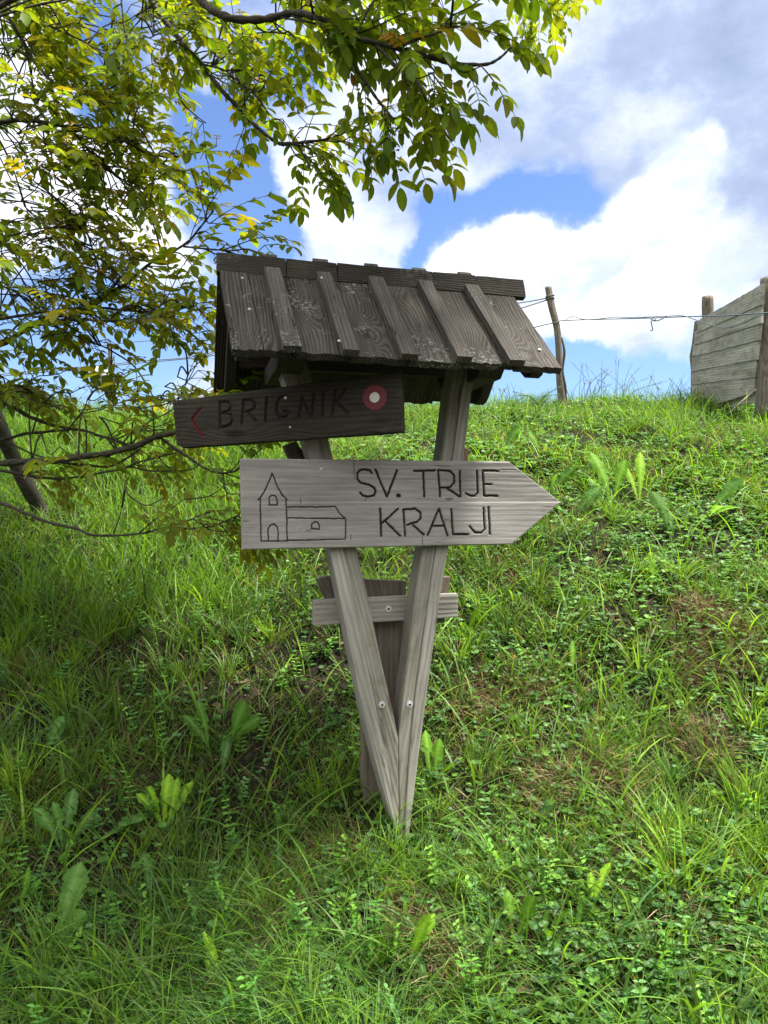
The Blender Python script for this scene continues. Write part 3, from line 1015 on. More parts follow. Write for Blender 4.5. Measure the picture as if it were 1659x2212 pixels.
acc = Acc()
for a in ([(1190, 642, 7.1), (1150, 650, 7.15), (1100, 657, 7.2), (1000, 668, 7.3), (880, 684, 7.6), (700, 712, 8.0), (560, 728, 8.2), (430, 768, 8.1), (300, 780, 8.0), (238, 787, 7.9), (122, 797, 7.8), (-120, 820, 7.7)],
          [(1188, 646, 7.1), (1150, 658, 7.12), (1105, 671, 7.2), (1000, 690, 7.3), (880, 706, 7.6), (700, 732, 8.0), (560, 752, 8.2), (430, 772, 8.1), (300, 784, 8.0), (238, 790, 7.9), (122, 801, 7.8), (-120, 824, 7.7)]):
    acc.add(*tube_np(smooth_curve([tuple(at(*p)) for p in a], 6), 0.0055, 5))
o = acc.build('fence_twine', M_twine)
tag(o, 'pale doubled twine running left from the head of the leaning post behind the roof', 'twine')
cord('stretched_cord', 'thin bluish cord stretched from behind the roof past the leaning post to the plank wall',
     [(1050, 738, 7.3), (1160, 706, 7.12), (1205, 696, 7.06), (1225, 692, 7.05), (1400, 687, 6.6), (1480, 684, 6.4), (1560, 682, 5.9), (1640, 677, 5.55), (1720, 672, 5.4)], 0.0048, M_wire)
cord('slack_cord', 'thinner wavy cord sagging along the taut one and across the top planks of the wall',
     [(1222, 690, 7.0), (1238, 684, 7.0), (1262, 690, 6.9), (1290, 689, 6.85), (1330, 685, 6.75), (1370, 686, 6.7), (1410, 684, 6.55), (1440, 683, 6.45), (1474, 682, 6.4), (1500, 690, 6.3), (1530, 700, 6.2), (1565, 708, 6.05), (1600, 700, 5.9), (1630, 686, 5.7), (1660, 676, 5.5)], 0.0036, M_wire)
cord('hanging_knot', 'short knotted cord end dangling from the cord between post and plank wall',
     [(1440, 683, 6.5), (1428, 690, 6.5), (1416, 693, 6.52), (1406, 688, 6.52), (1411, 684, 6.54), (1416, 690, 6.5), (1407, 694, 6.5), (1408, 703, 6.5), (1410, 712, 6.5), (1405, 714, 6.5)], 0.005, M_wire)
cord('stretched_cord', 'faint grey cord high between the leaves left of the roof',
     [(-100, 770, 8.3), (60, 766, 8.3), (274, 740, 8.3), (370, 734, 8.2), (453, 729, 8.2), (560, 722, 8.1), (700, 716, 8.1)], 0.0045, M_twine)

# post and rag on the left crest
lp = at(238, 905, 7.9)
lpost = empty('fence_post', (lp.x, lp.y, float(ground(lp.x, lp.y))))
tag(lpost, 'thin dark fence post among the leaves on the left crest beside a pale rag', 'fence post')
pts = [tuple(at(x, y, 7.9)) for x, y in ((237, 742), (239, 790), (238, 840), (240, 915))]
up_object('stem', *log_mesh(pts, [0.022, 0.026, 0.028, 0.03]), M_log, lpost)


def rag():
    n = 26; rows = 12
    V = []
    for i in range(rows + 1):
        t = i / rows
        c = at(212 + 3 * math.sin(t * 3), 793 + 52 * t, 7.8)
        r0 = 0.030 + 0.055 * math.sin(pi * min(1, t * 1.15 + .1)) ** 0.7
        for k in range(n):
            a = 2 * pi * k / n
            r = r0 * (1 + 0.28 * math.sin(a * 6 + t * 3) + 0.1 * math.sin(a * 11))
            V.append((c.x + r * cos(a), c.y + r * .7 * sin(a), c.z + (0.02 * math.sin(a * 5) if i == rows else 0)))
    Fc = [(i * n + k, i * n + (k + 1) % n, (i + 1) * n + (k + 1) % n, (i + 1) * n + k) for i in range(rows) for k in range(n)]
    Fc.append(tuple(range(n)))
    o = mesh_py('hanging_rag', V, Fc, M_rag, smooth=True)
    tag(o, 'pale ragged cloth hanging from the fence twine on the left crest', 'rag')


rag()

# plank wall at the right border
WL = at(1500, 780, 7.0); WR = at(1652, 780, 5.75)
PW = Plane((WL.x, WL.y, ZE), (WR.x - WL.x, WR.y - WL.y, 0))
wall = empty('plank_wall', (WL.x, WL.y, float(ground(WL.x, WL.y))))
tag(wall, 'grey wall of overlapping horizontal planks nailed to log posts on the crest at right', 'plank wall')
rows = [  # left top, right top, right bottom, left bottom
    ((1505, 694), (1647, 613), (1644, 660), (1505, 720)),
    ((1500, 717), (1643, 657), (1643, 700), (1499, 747)),
    ((1497, 743), (1641, 696), (1638, 737), (1495, 772)),
    ((1495, 768), (1637, 734), (1636, 779), (1493, 804)),
    ((1494, 800), (1635, 776), (1631, 816), (1493, 832)),
    ((1493, 829), (1631, 814), (1630, 847), (1493, 893))]
rows[5] = ((1493, 829), (1631, 812), (1629, 848), (1494, 890))
for k, (a, b, c, d) in enumerate(rows):
    w = 0.004 + 0.007 * (5 - k)
    c = (c[0], c[1] - 1.6 if k < 5 else c[1]); d = (d[0], d[1] - 1.3 if k < 5 else d[1])
    p = plane_piece('plank', [a, b, c, d], w, 0.024, M_plank, grain=(a, b), bevel=0.003, parent=wall, plane=PW, rough=0.003)
plane_piece('plank', [(1560, 856), (1640, 842), (1640, 868), (1560, 884)], -0.03, 0.02, M_plank, grain=((1560, 856), (1640, 842)), parent=wall, plane=PW)
plane_piece('seam_shade_board', [(1503, 700), (1643, 622), (1629, 838), (1497, 880)], -0.012, 0.012, M_bark, grain=((1503, 700), (1643, 622)), parent=wall, plane=PW)  # dark sheet added behind so the seams between planks read as shade
plane_piece('corner_board', [(1500, 694), (1506, 693), (1502, 740), (1499, 780), (1496, 892), (1491, 892), (1492, 800), (1489, 770), (1494, 745)], -0.028, 0.02, M_log,
            grain=((1503, 694), (1492, 892)), parent=wall, plane=PW)


def log_post(name, pts, rad, seed, parent=None, label=None, group=None):
    up_object(name, *log_mesh([tuple(at(*p)) for p in pts], rad, 18, 0.10, seed=seed), M_log, parent)


log_post('log_post', [(1528, 641, 7.1), (1528, 700, 7.1), (1527, 780, 7.1), (1526, 900, 7.1)], [0.049, 0.053, 0.055, 0.058], 1, wall)
log_post('log_post', [(1664, 601, 5.85), (1662, 700, 5.85), (1659, 800, 5.85), (1656, 900, 5.85)], [0.072, 0.078, 0.082, 0.088], 5, wall)
# broken branch leaning on its foot
br = empty('broken_branch', tuple(at(1600, 880, 5.9)))
tag(br, 'pale broken stick lying at the foot of the plank wall', 'stick')
pts = [tuple(at(*p)) for p in ((1575, 893, 5.75), (1600, 870, 5.75), (1620, 852, 5.8), (1634, 842, 5.8))]
up_object('stick', *log_mesh(pts, [0.004, 0.008, 0.010, 0.010], 8), M_log, br)

# ================================================================== GRASS AND HERBS
def scatter(n, seed, xw=0.62, y0=1.25, y1=9.0, power=1.9, margin=0.5):
    """random ground points, denser close to the viewer"""
    r = np.random.default_rng(seed)
    # density per area ~ y^-power  ->  pdf(y) ~ (xw*y+margin) * y^-power
    ys = np.linspace(y0, y1, 2000)
    p = (xw * ys + margin) * ys ** (-power); c = np.cumsum(p); c /= c[-1]
    y = np.interp(r.random(n), c, ys)
    x = (r.random(n) * 2 - 1) * (xw * y + margin)
    return x, y, r


BARE = [(1131, 2137, 70), (1510, 1325, 50), (1300, 1215, 42), (1000, 1720, 40), (975, 1640, 45), (1330, 1340, 30), (1190, 1240, 60), (560, 1290, 50), (330, 1690, 35),
        (700, 1480, 60), (600, 1420, 60), (1180, 1560, 60), (1270, 1500, 40), (1560, 1560, 35), (1240, 1990, 25), (880, 2010, 25), (1120, 1950, 25), (150, 1320, 50), (200, 1480, 60),
        (560, 1660, 45), (1040, 1500, 40), (470, 1350, 50), (1420, 1620, 30), (1590, 1700, 30)]
BARE_W = [(*hit(px, py)[:2], (0.85 if px > 900 else 0.45) * r / F * hit(px, py)[1]) for px, py, r in BARE]


def bare_at(x, y):
    m = np.zeros(len(x))
    for bx, by, br in BARE_W:
        d = np.hypot(x - bx, (y - by) / 1.3) + 0.4 * br * (vnoise(x, y, 14, 5) - .5)
        m = np.maximum(m, np.clip(1.3 - d / br, 0, 1))
    return m


def dim_bank(x, y):
    """thinly grown steep part of the bank at the left, under the tree"""
    q = x / y
    return np.clip((q + .62) * 6, 0, 1) * np.clip((.02 - q) * 6, 0, 1) * np.clip((y - 2.45) * 4, 0, 1) * np.clip((3.75 - y) * 2.2, 0, 1)


def greens(r, n, kind):
    """intrinsic leaf colours, linear"""
    pal = {'grass': [(0.062, 0.150, 0.014), (0.110, 0.225, 0.016), (0.175, 0.310, 0.024), (0.072, 0.160, 0.045), (0.130, 0.225, 0.045)],
           'cover': [(0.045, 0.130, 0.024), (0.080, 0.190, 0.030), (0.125, 0.250, 0.036), (0.085, 0.185, 0.070)],
           'straw': [(0.30, 0.23, 0.12), (0.24, 0.17, 0.085), (0.36, 0.30, 0.18), (0.17, 0.11, 0.055)],
           'litter': [(0.10, 0.065, 0.04), (0.14, 0.105, 0.07), (0.06, 0.04, 0.025), (0.18, 0.145, 0.10)]}[kind]
    pal = np.array(pal)
    a = pal[r.integers(0, len(pal), n)]; b = pal[r.integers(0, len(pal), n)]
    t = r.random((n, 1))
    return (a * t + b * (1 - t)) * (0.6 + 0.75 * r.random((n, 1)))


def blades(x, y, r, L, W, lean, bend, col, base_col=None, K=4, zoff=-0.01, az=None, z=None):
    """curved strips; all arguments per blade"""
    n = len(x)
    if z is None: z = ground(x, y)
    az = r.random(n) * 2 * pi if az is None else az
    dx, dy = np.cos(az), np.sin(az)
    t = np.linspace(0, 1, K + 1)[None, :]
    # arc in the vertical plane of az
    h = L[:, None] * (lean[:, None] * t + bend[:, None] * t ** 2)
    up = L[:, None] * (t * np.sqrt(np.clip(1 - lean[:, None] ** 2, 0.05, 1)) - 0.42 * bend[:, None] * t ** 2.6)
    cx = x[:, None] + dx[:, None] * h; cy = y[:, None] + dy[:, None] * h; cz = z[:, None] + zoff + up
    tw = r.random(n) * pi
    wx, wy = np.cos(tw), np.sin(tw)
    prof = np.array([0.55, 1.0, 0.95, 0.7, 0.04]) if K == 4 else np.interp(np.linspace(0, 1, K + 1), [0, .25, .5, .8, 1], [0.5, 1, .95, .6, .04])
    hw = 0.5 * W[:, None] * prof[None, :]
    Lf = np.stack([cx - wx[:, None] * hw, cy - wy[:, None] * hw, cz], -1)
    Rt = np.stack([cx + wx[:, None] * hw, cy + wy[:, None] * hw, cz], -1)
    V = np.stack([Lf, Rt], 2).reshape(-1, 3)       # n, K+1, 2
    b = (np.arange(n) * (K + 1) * 2)[:, None]; k = (np.arange(K) * 2)[None, :]
    q = np.stack([b + k, b + k + 1, b + k + 3, b + k + 2], -1).reshape(-1, 4)
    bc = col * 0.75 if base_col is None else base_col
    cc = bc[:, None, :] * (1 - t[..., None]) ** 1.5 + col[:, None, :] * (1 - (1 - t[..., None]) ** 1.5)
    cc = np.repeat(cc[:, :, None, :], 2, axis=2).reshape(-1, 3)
    return V, q.ravel(), np.full(len(q), 4), cc


def build_grass():
    acc = Acc()
    # --- fine short turf
    N = 230000
    x, y, r = scatter(N, 21, power=1.45)
    patch = vnoise(x, y, 2.3, 11); patch2 = vnoise(x, y, 6.5, 12); shadeside = np.clip((x / y + 0.05) * 2.5 + .5, 0, 1)
    keep = r.random(N) < np.clip(0.05 + 1.7 * (patch * .5 + patch2 * .7 - .38), 0.03, 1) * (1 - 0.93 * bare_at(x, y))
    keep &= ~((np.abs(x - 0.045) < 0.035) & (np.abs(y - 2.29) < 0.06))
    dm = dim_bank(x, y); keep &= r.random(N) > .12 * dm
    x, y, patch, patch2 = x[keep], y[keep], patch[keep], patch2[keep]; n = len(x)
    L = (0.035 + 0.085 * r.random(n) ** 1.6) * (0.65 + 0.9 * patch)
    W = (0.0020 + 0.0028 * r.random(n)) * np.clip(y / 2.6, 1, 1.8)
    col = greens(r, n, 'grass')
    yl = vnoise(x, y, 1.1, 15)[:, None]
    col = col * (0.8 + 0.4 * yl) * np.array([1.15, 1, .9]) ** (yl * 2 - .6)
    dry = r.random(n) < 0.14
    col[dry] = greens(r, dry.sum(), 'straw')
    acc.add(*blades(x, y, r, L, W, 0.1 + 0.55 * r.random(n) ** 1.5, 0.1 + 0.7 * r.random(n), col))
    # --- tufts of longer grass
    nt = 2600
    tx, ty, r = scatter(nt, 33, y0=1.5, power=1.4)
    per = r.integers(12, 46, nt)
    dens = vnoise(tx, ty, 1.7, 13)
    ok = (r.random(nt) < 0.25 + 1.2 * (dens - .2)) & (bare_at(tx, ty) < 0.3)
    ok &= r.random(nt) < 0.35 + 1.3 * vnoise(tx, ty, 4.3, 19) ** 2
    ok &= ~((np.abs(tx - 0.045) < 0.09) & (ty > 1.9) & (ty < 2.27))
    ok &= r.random(nt) > .15 * dim_bank(tx, ty)
    tx, ty, per = tx[ok], ty[ok], per[ok]
    idx = np.repeat(np.arange(len(tx)), per); n = len(idx)
    rad = 0.008 + 0.03 * r.random(len(tx))
    a = r.random(n) * 2 * pi; rr = rad[idx] * np.sqrt(r.random(n)) * 1.3
    x = tx[idx] + rr * np.cos(a); y = ty[idx] + rr * np.sin(a)
    tl = 0.09 + 0.15 * r.random(len(tx)) ** 1.5
    L = tl[idx] * (0.55 + 0.6 * r.random(n)); W = (0.0028 + 0.0036 * r.random(len(tx)))[idx] * (0.7 + .5 * r.random(n))
    tc = greens(r, len(tx), 'grass') * 1.1
    col = tc[idx] * (0.8 + .4 * r.random((n, 1)))
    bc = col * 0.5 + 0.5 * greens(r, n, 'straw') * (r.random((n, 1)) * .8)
    azo = a + r.normal(0, .5, n)
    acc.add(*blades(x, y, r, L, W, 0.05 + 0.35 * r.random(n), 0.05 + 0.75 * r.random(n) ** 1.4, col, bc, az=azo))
    # --- single broad blades that arch over
    N = 9000
    x, y, r = scatter(N, 45, y0=1.4, power=1.6)
    ok = bare_at(x, y) < 0.6
    x, y = x[ok], y[ok]; n = len(x)
    L = 0.10 + 0.16 * r.random(n); W = 0.0045 + 0.0045 * r.random(n)
    col = greens(r, n, 'grass') * 1.15
    acc.add(*blades(x, y, r, L, W, 0.1 + 0.4 * r.random(n), 0.15 + 0.75 * r.random(n), col, K=6))
    # --- tall thin grass on the crest and at the left
    N = 12000
    r = np.random.default_rng(51)
    x = r.uniform(-5.5, 5.5, N); y = r.uniform(5.6, 8.6, N)
    L = (0.10 + 0.22 * r.random(N) ** 2) * (0.6 + .9 * vnoise(x, y, 1.5, 17)); W = 0.003 + 0.003 * r.random(N)
    acc.add(*blades(x, y, r, L, W, 0.05 + 0.3 * r.random(N), 0.05 + 0.6 * r.random(N), greens(r, N, 'grass') * 1.15))
    N = 9000
    x = r.uniform(-3.4, -0.6, N); y = r.uniform(3.0, 6.0, N)
    L = (0.12 + 0.18 * r.random(N)) * (0.5 + vnoise(x, y, 2, 18)); W = 0.004 + 0.004 * r.random(N)
    acc.add(*blades(x, y, r, L, W, 0.05 + 0.25 * r.random(N), 0.05 + 0.6 * r.random(N), greens(r, N, 'grass') * np.array([1.1, 1.1, .9])))
    # fine long grass in the lower left foreground and at the foot of the sign
    N = 9000
    x = r.normal(-0.35, .55, N); y = 1.45 + np.abs(r.normal(0, .33, N))
    ok = ~((np.abs(x - 0.045) < 0.12) & (y > 1.95) & (y < 2.28)); x, y = x[ok], y[ok]; N = len(x)
    L = 0.10 + 0.13 * r.random(N); W = 0.0016 + 0.0016 * r.random(N)
    acc.add(*blades(x, y, r, L, W, 0.2 + 0.5 * r.random(N), 0.2 + 0.9 * r.random(N), greens(r, N, 'grass') * np.array([.9, 1.0, 1.3]), K=6,
                    az=r.normal(2.6, 1.3, N)))
    N = 520
    x = r.normal(0.04, .13, N); y = 2.10 + r.normal(0, .05, N)
    L = 0.09 + 0.13 * r.random(N); W = 0.002 + 0.002 * r.random(N)
    acc.add(*blades(x, y, r, L, W, 0.1 + 0.3 * r.random(N), 0.1 + 0.7 * r.random(N), greens(r, N, 'grass'), K=6))
    o = acc.build('grass', M_grass)
    tag(o, 'mixed green meadow grass covering the whole bank from foreground to crest', 'grass', kind='stuff')


def leaf_shape(stations, widths, fold=0.15, curl=0.0, L=1.0, W=1.0):
    """local leaf: x along, y across, z up; 3 vertices per station"""
    t = np.asarray(stations, float); w = np.asarray(widths, float)
    V = []
    for a, b in zip(t, w):
        z = -curl * a * a
        V += [(a * L, -b * W, z * L + fold * b * W), (a * L, 0, z * L), (a * L, b * W, z * L + fold * b * W)]
    n = len(t)
    q = []
    for i in range(n - 1):
        k = i * 3
        q += [(k, k + 3, k + 4, k + 1), (k + 1, k + 4, k + 5, k + 2)]
    return np.array(V), np.array(q)


def put_leaves(acc, proto, pos, X, N, size, wid, col, mid=None):
    """proto leaf placed with direction X, normal about N"""
    V0, Q = proto
    n = len(pos)
    X = X / (np.linalg.norm(X, axis=1, keepdims=True) + 1e-9)
    Yv = np.cross(N, X); Yv /= np.linalg.norm(Yv, axis=1, keepdims=True) + 1e-9
    Z = np.cross(X, Yv)
    V = pos[:, None, :] + size[:, None, None] * (V0[None, :, 0:1] * X[:, None, :] + V0[None, :, 2:3] * Z[:, None, :]) + wid[:, None, None] * V0[None, :, 1:2] * Yv[:, None, :]
    m = len(V0)
    q = (Q[None] + (np.arange(n) * m)[:, None, None]).reshape(-1, 4)
    cc = np.repeat(col, m, axis=0)
    if mid is not None:
        cc = cc.reshape(n, -1, 3, 3).copy(); cc[:, :, 1, :] *= mid; cc = cc.reshape(-1, 3)
    acc.add(V.reshape(-1, 3), q.ravel(), np.full(len(q), 4), cc)


ROUND = leaf_shape([0, .12, .4, .75, 1.0], [0, .30, .5, .42, 0.05], 0.25, 0.15)
OVAL = leaf_shape([0, .15, .4, .72, 1.0], [0, .19, .28, .20, 0.0], 0.25, 0.25)


def build_cover():
    """clover, vetch, speedwell: small rounded leaves low over the soil"""
    acc = Acc()
    N = 85000
    x, y, r = scatter(N, 61, y0=1.3, y1=7.5, power=1.5)
    m = vnoise(x, y, 1.9, 21) * .6 + vnoise(x, y, 5.5, 22) * .5
    right = np.clip(0.4 + (x / y) * 1.6, 0.2, 1.15)
    ok = (r.random(N) < np.clip((m - .22) * 1.9, 0.03, 1) * right) & (r.random(N) > bare_at(x, y) * .9)
    x, y = x[ok], y[ok]; n = len(x)
    h = 0.012 + 0.045 * r.random(n) ** 1.5
    size = (0.009 + 0.012 * r.random(n) ** 1.5)
    col = greens(r, n, 'cover')
    z = ground(x, y)
    size = size * np.clip(y / 3, 1, 1.7)
    for k in range(3):                      # trifoliate
        sel = (r.random(n) < 0.85)
        az = r.random(n) * .5 + k * 2.1 + (x * 53) % 6.28
        pos = np.stack([x, y, z + h], -1)[sel]
        X = np.stack([np.cos(az), np.sin(az), 0.15 + 0.5 * r.random(n)], -1)[sel]
        Nn = np.stack([r.normal(0, .3, n), -0.35 + r.normal(0, .3, n), np.ones(n)], -1)[sel]
        put_leaves(acc, ROUND, pos, X, Nn, size[sel], size[sel], col[sel] * (0.9 + .2 * r.random((sel.sum(), 1))), 1.15)
    # upright stems with paired leaves (vetch and the like)
    M = 1500
    x, y, r = scatter(M, 63, y0=1.5, y1=7.0, power=1.2)
    ok = r.random(M) < np.clip(vnoise(x, y, 1.4, 24) * 1.8 - .35, 0.05, 1)
    x, y = x[ok], y[ok]; M = len(x); z = ground(x, y)
    H = 0.05 + 0.11 * r.random(M); az0 = r.random(M) * 6.28; ln = 0.1 + 0.35 * r.random(M)
    tone = greens(r, M, 'cover') * np.array([1.1, 1.15, .9])
    acc2 = blades(x, y, r, H * 1.05, np.full(M, 0.0022), ln * .8, ln * .3, tone, az=az0, zoff=0)
    acc.add(*acc2)
    for lev in range(7):
        t = 0.25 + 0.75 * lev / 6
        for sgn in (-1, 1):
            a = az0 + pi / 2 * sgn + r.normal(0, .25, M) + (lev % 2) * .5
            hx = H * (ln * .8 * t + ln * .3 * t * t)
            pos = np.stack([x + np.cos(az0) * hx, y + np.sin(az0) * hx, z + H * t * .96], -1)
            X = np.stack([np.cos(a), np.sin(a), 0.25 + .3 * r.random(M)], -1)
            Nn = np.stack([np.cos(az0) * -.2, np.sin(az0) * -.2 - .2, np.ones(M)], -1)
            s = (0.016 + 0.018 * r.random(M)) * (1.15 - .5 * t)
            put_leaves(acc, OVAL, pos, X, Nn, s, s * .9, tone * (1 + .25 * t), 1.1)
    o = acc.build('ground_cover', M_herb)
    tag(o, 'low clover and vetch leaves spread between the grass on the bank', 'ground cover', kind='stuff')


def build_dry():
    acc = Acc()
    # straw tufts at spots
    spots = [(1545, 1345, 60, 1100), (1500, 1455, 40, 600), (1240, 1700, 45, 500), (1010, 1530, 40, 350), (1300, 1660, 35, 350), (1110, 1250, 50, 300), (1530, 1620, 45, 400), (1600, 1420, 50, 400),
             (1180, 1720, 45, 350), (1410, 1830, 40, 300), (905, 1980, 50, 500), (960, 2080, 35, 300), (1480, 1990, 40, 250), (1150, 1500, 40, 300), (600, 1950, 60, 250), (700, 1850, 50, 250)]
    for px, py, rp, n in spots:
        n = int(n * 1.7)
        X, Y, _ = hit(px, py)
        rr = rp / F * Y
        r = np.random.default_rng(int(px))
        x = X + r.normal(0, rr * .6, n); y = Y + r.normal(0, rr * .8, n)
        acc.add(*blades(x, y, r, 0.035 + 0.075 * r.random(n), 0.0018 + 0.0018 * r.random(n), .2 + .7 * r.random(n), .1 + .8 * r.random(n), greens(r, n, 'straw')))
    N = 60000
    x, y, r = scatter(N, 71, y0=1.4, y1=7.5, power=1.4)
    acc.add(*blades(x, y, r, 0.025 + 0.07 * r.random(N), 0.0012 + 0.0016 * r.random(N), .6 + .39 * r.random(N), .1 * r.random(N), greens(r, N, 'straw') * (.5 + .6 * r.random((N, 1))), zoff=0.004))
    o = acc.build('dry_grass', M_dry)
    tag(o, 'straw coloured dead grass in tufts and loose blades on the bank', 'dry grass', kind='stuff')
    acc = Acc()
    N = 26000
    x, y, r = scatter(N, 73, y0=1.4, y1=7.0, power=1.4)
    ok = r.random(N) < 0.25 + bare_at(x, y)
    x, y = x[ok], y[ok]; n = len(x)
    pos = np.stack([x, y, ground(x, y) + 0.006 + .006 * r.random(n)], -1)
    az = r.random(n) * 6.28
    s = 0.008 + 0.03 * r.random(n) ** 3
    put_leaves(acc, OVAL, pos, np.stack([np.cos(az), np.sin(az), r.normal(.1, .25, n)], -1), np.stack([r.normal(0, .4, n), r.normal(-.3, .4, n), np.ones(n)], -1), s, s * 1.1, greens(r, n, 'litter'))
    o = acc.build('leaf_litter', M_dry)
    tag(o, 'brown dead leaves lying on bare patches of soil', 'leaf litter', kind='stuff')


build_grass(); build_cover(); build_dry()


# ---- broad-leaved plants, each a thing of its own
def lobed_leaf(L, W, lobes, teeth, n=22, seed=0, tipround=0.5):
    """station list and half widths of a dandelion-like or dock-like leaf"""
    rr = random.Random(seed)
    t = np.linspace(0, 1, n)
    w = np.interp(t, [0, .12, .35, .62, .82, .93, 1], [.05, .12, .42, .85, 1.0, .72, .06])
    if lobes:
        saw = ((t * lobes * 1.5) % 1.0)
        w = w * (0.34 + .80 * (1 - saw) ** 1.3 * np.clip(1.2 - t, .2, 1) + .66 * t ** 1.5)
        w = np.minimum(w, 1.05)
    if teeth: w = w * (1 - teeth * 0.5 * (np.arange(n) % 2))
    w[0] = .05; w[-1] = .03
    return t, w * W * .5


def broad_plant(px, py, hpx, leaves, label, tone=(0.10, 0.22, 0.03), seed=0, lobes=4, spread=0.35, wr=0.30, lying=0.0, curl=0.3, teeth=0.0, facing=None):
    x, y, z = hit(px, py)
    H = hpx / F * y
    rr = random.Random(seed * 13 + 5)
    root = empty('broadleaf_plant', (x, y, z))
    tag(root, label, 'weed', 'broad-leaved weeds growing in the grass')
    for k in range(leaves if leaves < 3 else leaves - 1):
        s = 1.0 if k == 0 else rr.uniform(.5, .92)
        L = H * s * (1.05 + .3 * lying)
        W = L * wr * .85 * rr.uniform(.85, 1.15)
        ts, ws = lobed_leaf(1, W / L * (.9 if lobes else 1.1), lobes, teeth, 40, seed + k)
        az = (facing if (facing is not None and k == 0) else rr.uniform(0, 2 * pi))
        if lying < .3:                      # leaves lean back against the slope
            az = pi / 2 + (.7 if facing == 0 or (facing is not None and facing < 1) else -.7) * rr.uniform(-1.2, 1.2) if k == 0 else rr.uniform(-.3, pi + .3)
        ln = max(.34, lying) if k == 0 else min(1.1, rr.uniform(.1, spread * 2) + lying * .5)
        ca = rr.uniform(.5, 1.2) * curl
        V = []; c = []
        ang = ln
        p = Vector((rr.uniform(-.006, .006), rr.uniform(-.006, .006), -0.01))
        d = Vector((cos(az), sin(az), 0))
        # leaf face turned towards the open side (the path)
        side0 = UP.cross(d) if abs(ln) > .7 else Vector((cos(rr.uniform(-.5, .5)), sin(rr.uniform(-.5, .5)), 0))
        tn = Vector(tone) * rr.uniform(.75, 1.2)
        rib = Vector((min(1, tn.x * 1.5 + .03), min(1, tn.y * 1.35 + .03), tn.z * 1.6 + .02))
        tilt = rr.uniform(-.35, .35)
        for i in range(len(ts)):
            if i:
                st = L * (ts[i] - ts[i - 1])
                ang = ln + ca * ts[i] ** 2 * 1.6
                p = p + (d * math.sin(ang) + UP * math.cos(ang)) * st + side0 * tilt * ts[i] * st
            tang = d * math.sin(ang) + UP * math.cos(ang)
            sd_ = (side0 - tang * side0.dot(tang)).normalized()
            nr = tang.cross(sd_)
            back = tang * (-0.30 if lobes else -0.12)        # lobes and teeth point back to the root
            for sg in (-1, 1):
                w = ws[i] * L * (1 + .10 * math.sin(i * 1.7 + sg + seed))
                if lobes: w = ws[(i + (2 if sg > 0 else 0)) % len(ws)] * L if 2 < i < len(ts) - 5 else w
                pk = (i % 3 == 0) * 0.07 * w
                row = [p + sd_ * sg * w + nr * (w * .30 + .12 * w * math.sin(i * .55 + seed + sg)) + back * w * (.6 if lobes else .2),
                       p + sd_ * sg * w * .5 + nr * (w * .22 - pk) + back * w * .2]
                if sg < 0: V += row + [p]; c += [tn * .9, tn * (1.12 if i % 4 == 0 else .98), rib]
                else: V += row[::-1]; c += [tn * (1.12 if i % 4 == 0 else .98), tn * .9]
        Q = []
        for i in range(len(ts) - 1):
            a = i * 5
            for j in range(4): Q += [a + j, a + 5 + j, a + 6 + j, a + 1 + j]
        V = [tuple(v) for v in V]
        mesh_np('leaf', V, Q, [4] * (len(Q) // 4), M_weed, root, WM[root].copy(), smooth=True, col=np.array([tuple(q) for q in c]))
    return root


